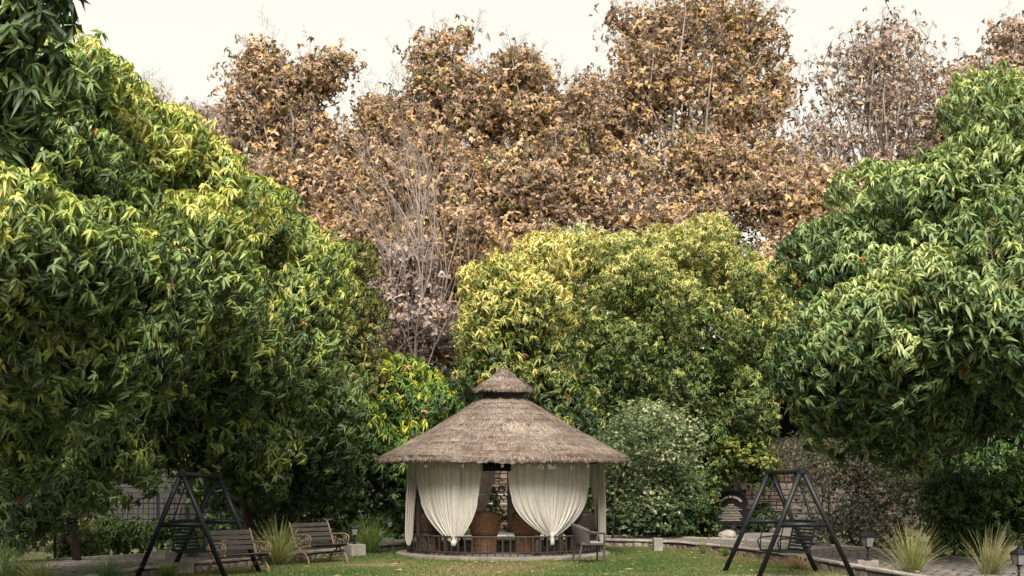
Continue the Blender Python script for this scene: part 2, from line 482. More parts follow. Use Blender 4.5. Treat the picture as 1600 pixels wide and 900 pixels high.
# ------------------------------------------------------------------ foliage machinery
def leaf_tmpl(n, L, Wd, spread=(25, 85), droop=.35, rng=RNG, petiole=.06, fold=.25, fine=False):
    """rosette of n leaves round +Z; returns verts, tris, leaf id"""
    V, T, I = [], [], []
    for k in range(n):
        az = 2 * PI * (k * .618 + rng.uniform(-.16, .16))
        el = R(90 - rng.uniform(*spread))
        l = L * rng.uniform(.55, 1.2); wd = Wd * rng.uniform(.8, 1.2)
        d = np.array((math.cos(az) * math.cos(el), math.sin(az) * math.cos(el), math.sin(el)))
        s = np.array((-math.sin(az), math.cos(az), 0)); s = s * math.cos(.5) + np.cross(d, s) * math.sin(rng.uniform(-.5, .5))
        up = np.cross(d, s)
        if up[2] < 0: up = -up
        b = d * 0.0
        mid = b + d * l * .48 - np.array((0, 0, droop * l * .16)) - up * wd * fold
        tip = b + d * l - np.array((0, 0, droop * l * .75))
        e0 = b + d * l * .45 - np.array((0, 0, droop * l * .15))
        if not V: V.append(np.zeros(3)); I.append(0)
        i = len(V)
        if not fine:
            V += [e0 + s * wd / 2 + up * wd * fold, e0 - s * wd / 2 + up * wd * fold, tip]
            T += [(0, i, i + 2), (0, i + 2, i + 1)]; I += [k] * 3
            continue
        V += [e0 + s * wd / 2, e0 - s * wd / 2, mid, tip]
        T += [(0, i, i + 2), (0, i + 2, i + 1), (i, i + 3, i + 2), (i + 2, i + 3, i + 1)]
        I += [k] * 4
    return np.array(V), np.array(T), np.array(I)

def single_leaf(L, Wd, curl=.3):
    V = [(0, 0, 0), (.28 * L, Wd * .36, -.02 * L), (.28 * L, -Wd * .36, -.02 * L), (.6 * L, Wd * .5, -curl * L * .25), (.6 * L, -Wd * .5, -curl * L * .25),
         (.3 * L, 0, .04 * L), (.62 * L, 0, -curl * L * .12), (L, 0, -curl * L)]
    V = np.array(V); V[:, 0] += .03
    T = [(0, 1, 5), (0, 5, 2), (1, 3, 6), (1, 6, 5), (5, 6, 4), (5, 4, 2), (3, 7, 6), (6, 7, 4)]
    return V, np.array(T), np.zeros(8, int)

def panicle_tmpl(L, n=16, rng=RNG, w=.012):
    V, T = [], []
    for k in range(n):
        t = rng.uniform(0, .7); az = rng.uniform(0, 2 * PI); el = rng.uniform(.2, 1.1)
        b = np.array((0, 0, t * L)); l = L * rng.uniform(.25, .5)
        d = np.array((math.cos(az) * math.cos(el), math.sin(az) * math.cos(el), math.sin(el)))
        s = np.cross(d, rng.normal(size=3)); s /= np.linalg.norm(s)
        i = len(V)
        V += [b - s * w * .5, b + s * w * .5, b + d * l]; T += [(i, i + 1, i + 2)]
        for q in range(2):
            p = b + d * l * rng.uniform(.5, 1); d2 = rng.normal(size=3); d2 /= np.linalg.norm(d2); s2 = np.cross(d2, d); s2 /= np.linalg.norm(s2) + 1e-9
            i = len(V); V += [p - s2 * w * .6, p + s2 * w * .6, p + d2 * l * .4]; T += [(i, i + 1, i + 2)]
    i = len(V); V += [(-w, 0, 0), (w, 0, 0), (0, 0, L)]; T += [(i, i + 1, i + 2)]
    return np.array(V), np.array(T), np.zeros(len(V), int)

def frames(axis, spin):
    """rotation matrices whose Z column is axis"""
    z = axis / np.linalg.norm(axis, axis=1, keepdims=True)
    ref = np.where(np.abs(z[:, 2:3]) < .9, np.array((0, 0, 1.0)), np.array((1.0, 0, 0)))
    x = np.cross(ref, z); x /= np.linalg.norm(x, axis=1, keepdims=True)
    y = np.cross(z, x)
    c, s = np.cos(spin)[:, None], np.sin(spin)[:, None]
    return np.stack([x * c + y * s, -x * s + y * c, z], 2)

def sub_lobes(ells, size, rng, dens=1.0, tight=None):
    """small clumps over the surfaces of the big crown ellipsoids"""
    out = []
    for e in ells:
        c = W(e[0], e[1], e[2]); rx, rz, ry = e[3] / F_PX * e[2], e[4] / F_PX * e[2], e[5]
        area = 4 * PI * ((rx * ry) ** 1.6 / 3 + (rx * rz) ** 1.6 / 3 + (ry * rz) ** 1.6 / 3) ** (1 / 1.6)
        n = max(5, int(dens * area / (PI * size * size) * 1.35))
        for k in range(n):
            z = 1 - 2 * (k + .5) / n; t = k * 2.39996 + rng.uniform(-.3, .3); r = math.sqrt(max(0, 1 - z * z))
            d = np.array((r * math.cos(t), r * math.sin(t), z))
            if d[1] > .55: continue
            s = size * rng.uniform(.5, 1.4)
            f = rng.uniform(*(tight or (.62, 1.14)))
            rad = np.array((rx, ry, rz))
            p = c + d * np.maximum(rad - s * .6, .15) * f
            out.append((p, s, d))
        out.append((c, min(rx, ry, rz) * .7, np.array((0, 0, 1.0))))
    return out

def scatter(lobes, n, rng, up=.35, fuzz=(.22, 1.42)):
    A = np.array([l[1] ** 2 for l in lobes]); A = A / A.sum()
    idx = rng.choice(len(lobes), n, p=A)
    P = np.array([l[0] for l in lobes])[idx]; Rr = np.array([l[1] for l in lobes])[idx]
    d = rng.normal(size=(n, 3)); d /= np.linalg.norm(d, axis=1, keepdims=True)
    d[:, 2] = np.where(rng.random(n) < .3, np.abs(d[:, 2]), d[:, 2])
    rad = Rr * (1 - .5 * rng.random(n) ** 2.8)
    rad = np.where(rng.random(n) < fuzz[0], Rr * rng.uniform(.9, fuzz[1], n), rad)
    p = P + d * rad[:, None] * np.array((1, 1, .85))
    ax = d + np.array((0, 0, up)) + rng.normal(0, .25, (n, 3))
    return p, ax, d, idx

def foliage(root, name, ells, tmpls, n, palette, size=.6, seed=1, part=None, nparts=0, m='leaf', up=.9, leafvar=.18, scale=(.58, 1.08), tight=None, dens=1.0, back=.30, clear=None, flush_bias=0.0, ground=None, fuzz=(.22, 1.42)):
    """leaf sprays spread over a crown: nparts of them as objects of their own, the rest one mass"""
    rng = np.random.default_rng(seed)
    lobes = sub_lobes(ells, size, rng, dens, tight)
    p, ax, d, idx = scatter(lobes, n, rng, up, fuzz)
    keep = (d[:, 1] < .35) | (rng.random(n) < back)
    if ground is not None: keep &= p[:, 2] > ground
    if clear is not None: keep &= ~clear(p)
    p, ax, d, idx = p[keep], ax[keep], d[keep], idx[keep]
    n = len(p)
    sc = rng.uniform(*scale, n)
    spin = rng.uniform(0, 2 * PI, n)
    Rm = frames(ax, spin)
    # palette: (weight, colour); patchy choice by lobe
    wts = np.array([q[0] for q in palette]); wts = wts / wts.sum(); cols = np.array([q[1] for q in palette])
    lobe_val = rng.normal(0, .17, len(lobes))
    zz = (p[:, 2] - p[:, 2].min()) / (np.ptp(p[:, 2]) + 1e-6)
    u = np.clip(rng.random(n) * .68 + .16 + lobe_val[idx] * 1.0 + flush_bias * (zz - .5) + (.16 * d[:, 2] if flush_bias > .2 else 0), 0, .999)  # paler towards crown and lobe tops: young flush plus top light put into the tint
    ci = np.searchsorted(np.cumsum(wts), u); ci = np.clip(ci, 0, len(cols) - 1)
    if m == 'leaf' and flush_bias > .2:                # a few dead leaf bunches
        cols = np.vstack([cols, (.36, .20, .075)]); ci = np.where(rng.random(n) < .0025, len(cols) - 1, ci)
    ti = rng.integers(0, len(tmpls), n)
    part_sel = np.zeros(n, bool)
    if nparts and part:
        tocam = np.array((0, 0, CAM_H)) - p; dist = np.linalg.norm(tocam, axis=1); tocam /= dist[:, None]
        lc = np.array([l[0] for l in lobes])[idx]
        front = -(p[:, 1])                                   # nearer wins
        score = sc / dist * (1.2 + (d * tocam).sum(1)) + .02 * front / np.ptp(p[:, 1] + 1e-6)
        inframe = (np.abs(p[:, 0] / p[:, 1]) < .385) & ((p[:, 2] - CAM_H) / p[:, 1] < .354)
        score = np.where(inframe, score, -1)
        part_sel[np.argsort(-score)[:nparts]] = True
    rl = np.array(root.location)
    # own objects
    cache = {}
    for k in np.nonzero(part_sel)[0]:
        key = (int(ti[k]), int(ci[k]))
        if key not in cache:
            tv, tf, tid = tmpls[key[0]]
            lv = 1 + rng.normal(0, leafvar, tid.max() + 1)
            cache[key] = tri_mesh(part, tv, tf, M[m], np.clip(cols[key[1]] * lv[tid][:, None], 0.005, .9))
        o = bpy.data.objects.new(part, cache[key]); C.objects.link(o); o.parent = root
        Mx = Matrix(((Rm[k] * sc[k]).tolist())).to_4x4(); Mx.translation = Vector(p[k] - rl)
        o.matrix_basis = Mx
    # the mass
    Vs, Ts, Cs = [], [], []
    off = 0
    for t, (tv, tf, tid) in enumerate(tmpls):
        s = np.nonzero((ti == t) & ~part_sel)[0]
        if not len(s): continue
        vv = np.einsum('nij,mj->nmi', Rm[s] * sc[s][:, None, None], tv) + (p[s] - rl)[:, None, :]
        m_ = len(tv)
        ff = tf[None] + (np.arange(len(s)) * m_)[:, None, None] + off
        lv = 1 + rng.normal(0, leafvar, (len(s), tid.max() + 1))
        br = 1 + rng.normal(0, .08, len(s))
        cc = cols[ci[s]][:, None, :] * (lv * br[:, None])[:, tid][:, :, None]
        Vs.append(vv.reshape(-1, 3)); Ts.append(ff.reshape(-1, 3)); Cs.append(np.clip(cc, .004, .9).reshape(-1, 3)); off += len(s) * m_
    if not Vs: return lobes
    me = tri_mesh(name, np.concatenate(Vs), np.concatenate(Ts), M[m], np.concatenate(Cs))
    o = link(name, me, root)
    o['kind'] = 'stuff'
    return lobes

def trunk_and_limbs(root, top, r0, lobes, m, seed, nb=8, reach=0.0, spread=.5, start=.35, twig=1):
    """tapered trunk with a branch to some of the crown's clumps (branches are children of the trunk)"""
    rng = np.random.default_rng(seed)
    base = np.array(root.location); top = np.array(top)
    P, n = [], 9
    wob = rng.normal(0, .06 * np.linalg.norm(top - base) * .3, (n, 2))
    for i in range(n):
        t = i / (n - 1)
        q = base * (1 - t) + top * t
        q[:2] += wob[i] * math.sin(PI * t)
        P.append(q - base)
    rad = [r0 * (1.25 if i == 0 else 1) * (1 - .75 * i / (n - 1)) for i in range(n)]
    tr = MB().tube(P, rad, 9).build('trunk', m, root, True)
    ch = rng.choice(len(lobes), min(nb, len(lobes)), replace=False)
    for k in ch:
        c = lobes[k][0] - base + reach * lobes[k][1] * np.array((rng.uniform(-.5, .5), -.95, .55))
        t = min(.95, max(start, (c[2] / (P[-1][2] + 1e-6)) * rng.uniform(.35, .75)))
        f = t * (n - 1); a = int(f); a = min(a, n - 2)
        s = P[a] * (1 - f + a) + P[a + 1] * (f - a)
        r1 = r0 * (1 - .75 * t) * rng.uniform(.35, .6)
        mid = (s + c) / 2 + np.array((0, 0, .12 * np.linalg.norm(c - s))) + rng.normal(0, .06, 3) * np.linalg.norm(c - s)
        mb = MB()
        pts = [s, s * .6 + mid * .4 + rng.normal(0, .02, 3), mid, mid * .45 + c * .55 + rng.normal(0, .04, 3), c]
        mb.tube(pts, [r1, r1 * .8, r1 * .6, r1 * .42, r1 * .2], 6)
        for q in range(twig * 3):
            b = pts[rng.integers(2, 5)]; l = lobes[k][1] * rng.uniform(.6, 1.4)
            dd = rng.normal(size=3) + np.array((0, -.3, .5)); dd /= np.linalg.norm(dd)
            e = b + dd * l
            mb.tube([b, (b + e) / 2 + rng.normal(0, .05, 3) * l, e], [r1 * .3, r1 * .2, r1 * .08], 4, False)
        mb.build('branch', m, tr, True)
    return tr

# leaf templates
rt = np.random.default_rng(5)
MANGO = [leaf_tmpl(11, .185, .062, (40, 155), 1.0, rt, fold=.14) for _ in range(5)]
MANGO_S = [leaf_tmpl(11, .175, .058, (40, 150), .95, rt, fold=.14) for _ in range(5)]
SMALL = [leaf_tmpl(9, .145, .045, (50, 145), .7, rt, .04) for _ in range(5)]
TINY = [leaf_tmpl(9, .072, .028, (20, 90), .2, rt, .03) for _ in range(5)]
IVY = [leaf_tmpl(7, .11, .085, (40, 100), .5, rt, .08) for _ in range(5)]
TEAK = [leaf_tmpl(5, .24, .145, (40, 140), .7, rt, .12, .18) for _ in range(5)]
TEAK1 = [single_leaf(.25, .155, c) for c in (.15, .35, .6)]
PANICLE = [panicle_tmpl(.7, 9, rt) for _ in range(4)]

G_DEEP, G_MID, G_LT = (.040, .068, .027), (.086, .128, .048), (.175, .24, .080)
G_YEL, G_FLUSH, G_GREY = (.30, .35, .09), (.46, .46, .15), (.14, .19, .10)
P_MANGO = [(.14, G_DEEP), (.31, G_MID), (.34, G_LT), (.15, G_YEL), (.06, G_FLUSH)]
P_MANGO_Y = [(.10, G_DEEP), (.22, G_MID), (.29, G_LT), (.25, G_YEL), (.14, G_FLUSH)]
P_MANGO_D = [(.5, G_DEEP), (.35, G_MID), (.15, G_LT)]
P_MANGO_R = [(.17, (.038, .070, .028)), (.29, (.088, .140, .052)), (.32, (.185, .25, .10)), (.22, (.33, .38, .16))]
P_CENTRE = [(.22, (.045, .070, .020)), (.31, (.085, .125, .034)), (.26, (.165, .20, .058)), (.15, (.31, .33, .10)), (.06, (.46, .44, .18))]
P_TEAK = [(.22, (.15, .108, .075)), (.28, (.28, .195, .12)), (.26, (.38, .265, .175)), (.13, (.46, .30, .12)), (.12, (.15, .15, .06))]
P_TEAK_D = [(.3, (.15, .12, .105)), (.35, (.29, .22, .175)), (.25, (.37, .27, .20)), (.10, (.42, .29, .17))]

def tree(name, label, cat, base, top, r0, ells, tm, n, pal, size, seed, nparts=0, part='leaf_cluster', bark='bark', group=None, nb=8, m='leaf', **kw):
    root = empty(name, base)
    tag(root, label, cat, group)
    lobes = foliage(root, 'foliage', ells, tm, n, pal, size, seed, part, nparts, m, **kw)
    if top is not None: trunk_and_limbs(root, top, r0, lobes, M[bark], seed, nb)
    return root, lobes

def base_at(u, Y): return ((u - 800) / F_PX * Y, Y, 0)

GREEN = 'green leafy trees closing in the lawn'
# --- left side, near to far
tree('mango_tree', 'dark leafy tree branch hanging in from the top left corner', 'tree', (-7.4, 13, 0), (-6.6, 13.2, 6.5), .16,
     [(5, 50, 13, 70, 70, .6), (30, 160, 13, 60, 35, .5), (-60, 60, 13, 80, 120, .9), (70, 30, 13, 28, 35, .4), (75, 125, 13.2, 34, 25, .4)], MANGO, 420, P_MANGO_D, .30, 21, 160, group=GREEN, nb=8, scale=(.8, 1.35), fuzz=(.3, 1.6))
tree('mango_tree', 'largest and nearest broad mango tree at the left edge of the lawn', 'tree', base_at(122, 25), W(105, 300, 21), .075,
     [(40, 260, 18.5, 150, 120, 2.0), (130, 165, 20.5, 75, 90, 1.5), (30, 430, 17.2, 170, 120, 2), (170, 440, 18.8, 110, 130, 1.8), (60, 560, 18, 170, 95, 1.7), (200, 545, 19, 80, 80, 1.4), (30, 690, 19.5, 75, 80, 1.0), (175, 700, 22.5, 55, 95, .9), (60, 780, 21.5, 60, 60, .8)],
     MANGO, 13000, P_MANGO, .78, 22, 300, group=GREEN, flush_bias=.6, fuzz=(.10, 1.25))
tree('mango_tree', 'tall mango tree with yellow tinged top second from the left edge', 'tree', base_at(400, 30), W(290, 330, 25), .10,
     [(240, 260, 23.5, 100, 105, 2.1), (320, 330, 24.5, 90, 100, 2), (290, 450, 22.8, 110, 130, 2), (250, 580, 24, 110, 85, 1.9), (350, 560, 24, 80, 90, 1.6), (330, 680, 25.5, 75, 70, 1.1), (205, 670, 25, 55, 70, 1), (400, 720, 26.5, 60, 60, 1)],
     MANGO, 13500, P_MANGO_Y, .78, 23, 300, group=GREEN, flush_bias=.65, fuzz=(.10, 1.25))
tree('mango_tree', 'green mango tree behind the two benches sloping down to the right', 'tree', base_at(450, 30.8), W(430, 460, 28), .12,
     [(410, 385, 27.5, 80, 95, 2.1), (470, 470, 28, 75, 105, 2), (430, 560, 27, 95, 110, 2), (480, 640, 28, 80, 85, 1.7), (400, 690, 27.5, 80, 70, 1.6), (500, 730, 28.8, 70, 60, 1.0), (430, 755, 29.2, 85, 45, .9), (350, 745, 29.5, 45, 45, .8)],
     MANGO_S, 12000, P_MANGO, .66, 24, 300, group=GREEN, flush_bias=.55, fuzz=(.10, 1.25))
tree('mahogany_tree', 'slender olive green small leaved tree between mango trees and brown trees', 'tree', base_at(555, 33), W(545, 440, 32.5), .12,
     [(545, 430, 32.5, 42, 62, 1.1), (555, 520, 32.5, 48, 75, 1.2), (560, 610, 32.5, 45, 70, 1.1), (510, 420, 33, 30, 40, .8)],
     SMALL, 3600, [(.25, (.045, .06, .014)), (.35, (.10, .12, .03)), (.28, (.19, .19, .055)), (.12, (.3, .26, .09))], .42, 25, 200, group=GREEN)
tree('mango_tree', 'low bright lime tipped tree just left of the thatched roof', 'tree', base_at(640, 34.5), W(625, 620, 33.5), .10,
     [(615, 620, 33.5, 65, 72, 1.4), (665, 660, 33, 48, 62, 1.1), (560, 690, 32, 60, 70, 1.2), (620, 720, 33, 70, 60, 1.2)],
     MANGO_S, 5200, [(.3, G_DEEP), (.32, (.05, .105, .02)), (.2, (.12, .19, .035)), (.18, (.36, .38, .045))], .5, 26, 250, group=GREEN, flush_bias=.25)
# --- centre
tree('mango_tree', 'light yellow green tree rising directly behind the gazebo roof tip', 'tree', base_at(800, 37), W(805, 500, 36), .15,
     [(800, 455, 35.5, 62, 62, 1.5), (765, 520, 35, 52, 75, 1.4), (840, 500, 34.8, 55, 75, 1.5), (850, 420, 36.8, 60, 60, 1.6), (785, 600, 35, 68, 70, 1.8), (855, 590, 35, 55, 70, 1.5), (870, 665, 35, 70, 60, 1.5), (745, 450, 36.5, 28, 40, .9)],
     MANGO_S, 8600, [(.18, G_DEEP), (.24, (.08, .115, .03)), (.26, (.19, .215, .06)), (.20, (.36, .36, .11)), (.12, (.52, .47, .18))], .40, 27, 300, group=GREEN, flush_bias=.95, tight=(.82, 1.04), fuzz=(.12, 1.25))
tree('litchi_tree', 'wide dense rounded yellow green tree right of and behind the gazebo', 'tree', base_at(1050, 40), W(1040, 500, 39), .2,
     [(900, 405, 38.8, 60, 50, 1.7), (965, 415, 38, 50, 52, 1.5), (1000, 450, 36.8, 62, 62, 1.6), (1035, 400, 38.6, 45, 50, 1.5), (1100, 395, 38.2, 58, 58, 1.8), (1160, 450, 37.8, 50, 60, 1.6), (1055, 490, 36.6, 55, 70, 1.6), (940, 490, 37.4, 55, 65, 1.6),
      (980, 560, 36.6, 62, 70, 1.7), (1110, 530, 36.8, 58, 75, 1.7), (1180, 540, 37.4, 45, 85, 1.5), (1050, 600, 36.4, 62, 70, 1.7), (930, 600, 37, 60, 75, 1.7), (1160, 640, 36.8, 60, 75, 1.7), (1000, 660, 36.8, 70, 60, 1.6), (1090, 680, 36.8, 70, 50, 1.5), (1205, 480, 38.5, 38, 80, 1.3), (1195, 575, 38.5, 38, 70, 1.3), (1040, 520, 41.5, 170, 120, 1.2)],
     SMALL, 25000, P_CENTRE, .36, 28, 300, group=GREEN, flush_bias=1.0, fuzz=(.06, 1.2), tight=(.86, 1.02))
# --- right
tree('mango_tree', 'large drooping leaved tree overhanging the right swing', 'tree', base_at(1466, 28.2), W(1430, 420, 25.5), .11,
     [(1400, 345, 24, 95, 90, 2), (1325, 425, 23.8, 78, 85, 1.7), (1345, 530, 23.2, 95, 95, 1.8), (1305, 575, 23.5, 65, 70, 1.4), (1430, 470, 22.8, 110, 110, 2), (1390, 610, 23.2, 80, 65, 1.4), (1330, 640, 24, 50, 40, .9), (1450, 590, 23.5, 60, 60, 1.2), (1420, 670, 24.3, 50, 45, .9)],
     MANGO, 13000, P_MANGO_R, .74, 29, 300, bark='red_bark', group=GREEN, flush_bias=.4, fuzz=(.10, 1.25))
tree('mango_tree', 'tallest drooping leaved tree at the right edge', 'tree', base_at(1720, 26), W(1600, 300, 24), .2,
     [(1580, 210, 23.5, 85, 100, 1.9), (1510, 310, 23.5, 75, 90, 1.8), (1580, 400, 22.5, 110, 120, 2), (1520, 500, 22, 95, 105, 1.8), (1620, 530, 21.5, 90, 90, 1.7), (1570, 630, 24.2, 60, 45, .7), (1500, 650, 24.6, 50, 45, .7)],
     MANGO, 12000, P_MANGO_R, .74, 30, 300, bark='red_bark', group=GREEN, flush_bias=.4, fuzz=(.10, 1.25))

# --- brown teak trees at the back
TK = 'brown teak trees behind the garden'
def teak(label, base, top, ells, n, seed, nparts=300, pal=P_TEAK, npan=700, nb=14, r0=.2, size=.62, dens=.55, fz=(.42, 1.8)):
    root = empty('teak_tree', base)
    rj = np.random.default_rng(seed + 77)
    ells = [(e[0] + rj.uniform(-.8, .8) * e[3], e[1] + rj.uniform(-.42, .7) * e[4], e[2] + rj.uniform(-.5, .5), e[3] * f, e[4] * f * rj.uniform(.8, 1.15), e[5] * f)
            for e in ells for f in rj.uniform(.32, .75, 4)] + [(e[0], e[1] + e[4] * .32, e[2] + .3, e[3] * .85, e[4] * .85, e[5] * .8) for e in ells]
    tag(root, label, 'tree', TK)
    lobes = foliage(root, 'foliage', ells, TEAK, n, pal, size, seed, m='dry_leaf', dens=dens, up=.1, leafvar=.22, fuzz=fz, scale=(.5, .98))
    foliage(root, 'outer_leaves', ells, TEAK1, nparts + 400, pal, size, seed + 500, 'leaf', nparts, m='dry_leaf', dens=dens, up=-.2, leafvar=.15, scale=(.8, 1.3), fuzz=(.5, 2.0))
    if npan:
        foliage(root, 'seed_panicles', ells, PANICLE, int(npan * 1.1), [(.5, (.27, .21, .185)), (.5, (.37, .30, .26))], size, seed + 900, m='dry_leaf', dens=dens, up=1.2, leafvar=.2, scale=(.6, 1.2), fuzz=(.35, 1.7))
    trunk_and_limbs(root, top, r0, lobes, M['grey_bark'], seed, nb + 10, reach=1.0, twig=2)
    return root
teak('twin topped brown teak tree standing furthest left of the large teaks', base_at(450, 51), W(455, 120, 50),
     [(405, 120, 50, 52, 42, 1.4), (500, 115, 50, 48, 40, 1.4), (385, 205, 50, 60, 60, 1.6), (470, 215, 50, 80, 75, 1.8), (410, 310, 49, 100, 85, 2.2), (520, 310, 49, 90, 90, 2.2), (480, 410, 47.5, 100, 80, 2), (455, 165, 50, 75, 50, 1.6), (560, 240, 50.3, 55, 60, 1.6), (350, 250, 50, 45, 50, 1.4)], 13000, 41, npan=1300)
teak('brown teak tree with pointed top rising left of centre', base_at(660, 51), W(680, 110, 50),
     [(690, 95, 50, 50, 48, 1.4), (640, 190, 50, 60, 70, 1.7), (710, 190, 50, 70, 75, 1.8), (600, 300, 49, 90, 90, 2.2), (680, 320, 49, 100, 100, 2.2), (650, 420, 47.5, 100, 100, 2.2), (650, 530, 46, 85, 75, 2), (690, 150, 50, 75, 50, 1.6), (745, 140, 50.3, 40, 45, 1.2), (590, 190, 50.5, 40, 45, 1.4), (765, 190, 50.5, 40, 50, 1.4)], 15000, 42, npan=1500)
teak('ochre brown teak tree with narrow spire behind the gazebo tree', base_at(820, 50), W(810, 110, 49.5),
     [(808, 110, 49.5, 24, 36, .8), (810, 185, 49.5, 60, 55, 1.6), (870, 220, 49.5, 60, 65, 1.7), (770, 270, 49, 85, 80, 2), (850, 320, 48.5, 90, 70, 2), (750, 380, 48, 95, 85, 2), (830, 390, 47, 90, 60, 1.8), (715, 480, 46, 50, 75, 1.5), (810, 150, 49.6, 45, 45, 1.2), (885, 170, 50, 40, 50, 1.2), (905, 270, 49.5, 60, 60, 1.6)], 14500, 43, npan=1400)
teak('tallest broad brown teak tree right of centre reaching the top of the view', base_at(1070, 53), W(1070, 40, 52.5),
     [(1000, 60, 52.5, 60, 55, 1.8), (1080, 40, 52.5, 85, 65, 2), (1160, 60, 52.5, 55, 60, 1.6), (980, 150, 52, 75, 75, 2), (1080, 150, 52, 100, 80, 2.4), (1165, 165, 52, 60, 70, 1.8), (1030, 245, 51, 100, 70, 2.2), (1140, 245, 51, 90, 65, 2.2), (970, 320, 49.5, 75, 60, 1.8), (1090, 330, 49, 100, 70, 2), (935, 200, 52, 45, 60, 1.4), (1205, 260, 51, 50, 60, 1.5), (1210, 130, 52.5, 25, 50, 1), (1000, 410, 49, 110, 60, 1.6), (1150, 410, 49, 100, 60, 1.6)], 18000, 44, npan=2000, r0=.26)
teak('open crowned teak tree showing bare branches against the sky', base_at(1385, 55), W(1390, 90, 54),
     [(1320, 120, 54, 70, 70, 2), (1400, 70, 54, 70, 60, 2), (1370, 190, 54, 90, 70, 2.4), (1460, 130, 54, 70, 70, 2), (1290, 220, 53.5, 55, 55, 1.6), (1470, 220, 54, 60, 60, 2), (1350, 270, 53, 80, 45, 2), (1250, 265, 52, 40, 45, 1.5)], 3200, 45, nparts=300, pal=P_TEAK_D, npan=900, nb=50, r0=.26, size=.8, fz=(.7, 2.2))
teak('reddish brown teak tree showing above the right edge tree', base_at(1575, 53), W(1560, 60, 52.5),
     [(1550, 120, 52.5, 70, 65, 2), (1600, 80, 52.5, 50, 50, 1.6), (1620, 160, 52, 70, 60, 1.8), (1500, 200, 52, 60, 60, 1.6)], 5200, 46, nparts=200, pal=P_TEAK_D, npan=500, nb=16)
teak('low russet teak tree between tall teak and right mango tree', base_at(1260, 49), W(1260, 270, 48.5),
     [(1220, 310, 48.5, 70, 60, 1.8), (1290, 330, 48.5, 70, 55, 1.8), (1250, 390, 47, 90, 60, 1.8), (1340, 350, 49, 60, 55, 1.6)], 9500, 47, npan=700, nb=10)
teak('faint grey brown teak tree far behind the left mango trees', base_at(270, 58), W(260, 180, 57.5),
     [(245, 165, 57.5, 40, 28, 1.6), (310, 195, 57.5, 40, 32, 1.6), (330, 240, 57, 50, 45, 1.6), (215, 190, 57, 50, 40, 1.6)], 900, 48, nparts=100, pal=P_TEAK_D, npan=700, nb=10)
# lower brown thicket under the teaks
for k, (lab, u, Y, el) in enumerate([
    ('russet teak sapling under the twin topped teak', 520, 45, [(470, 400, 45, 80, 80, 1.6), (560, 400, 45, 70, 90, 1.6)]),
    ('grey mauve leaved sapling left of the gazebo tree', 650, 42.5, [(640, 430, 42.5, 60, 55, 1.3), (660, 510, 42, 65, 60, 1.3), (610, 480, 42.5, 45, 60, 1.2)]),
    ('tan teak sapling just above the gazebo tree', 780, 45, [(730, 400, 45, 60, 70, 1.4), (700, 540, 43, 40, 60, 1.2)]),
]):
    pal = P_TEAK if k != 1 else [(.4, (.20, .155, .145)), (.4, (.30, .24, .22)), (.2, (.34, .24, .16))]
    root, lob = tree('teak_sapling', lab, 'tree', base_at(u, Y), W(u, el[0][1], Y), .09, el, TEAK, 1900, pal, .6, 60 + k, 150, 'leaf_spray', 'grey_bark', TK, 10, 'dry_leaf', up=-.3, scale=(.55, 1.0))

# pale bare tree: recursive branching
def bare_tree(name, label, base, h, seed, m, r0, spread=.5, depth=5):
    rng = np.random.default_rng(seed)
    root = empty(name, base); tag(root, label, 'tree')
    tb = MB(); bs = []
    def grow(p, d, l, r, k, mb):
        n = 4; pts = [p]; dd = d.copy()
        for i in range(n):
            dd = dd + rng.normal(0, .09, 3) + np.array((0, 0, .06)); dd /= np.linalg.norm(dd)
            pts.append(pts[-1] + dd * l / n)
        mb.tube(pts, [r * (1 - .45 * i / n) for i in range(n + 1)], 6 if r > .03 else 4, False)
        if k <= 0: return
        for i in range(rng.integers(2, 4)):
            q = pts[rng.integers(2, n + 1)]
            e = dd + rng.normal(0, spread, 3); e[2] = abs(e[2]) * .8 + .35; e /= np.linalg.norm(e)
            grow(q, e, l * rng.uniform(.6, .82), r * rng.uniform(.42, .58), k - 1, mb)
    stem = [np.zeros(3)]; d = np.array((0, 0, 1.0))
    for i in range(6):
        d = d + rng.normal(0, .05, 3); d /= np.linalg.norm(d); stem.append(stem[-1] + d * h * .42 / 6)
    tb.tube(stem, [r0 * (1 - .08 * i) for i in range(7)], 8)
    tr = tb.build('trunk', m, root, True)
    for i in range(6):
        b = MB(); e = d + rng.normal(0, .38, 3); e[2] = abs(e[2]) + .5; e /= np.linalg.norm(e)
        grow(stem[-1 - (i % 4)], e, h * .24, r0 * .5, depth - 1, b)
        b.build('branch', m, tr, True)
    return root
bare_tree('bare_tree', 'pale leafless tree with fine upright twigs before the brown teaks', base_at(645, 41.5), 13.5, 71, M['twig_bark'], .10, .30)
bare_tree('bare_tree', 'thin pale leafless sapling left of the larger leafless tree', base_at(470, 44), 12.0, 73, M['twig_bark'], .08, .28)

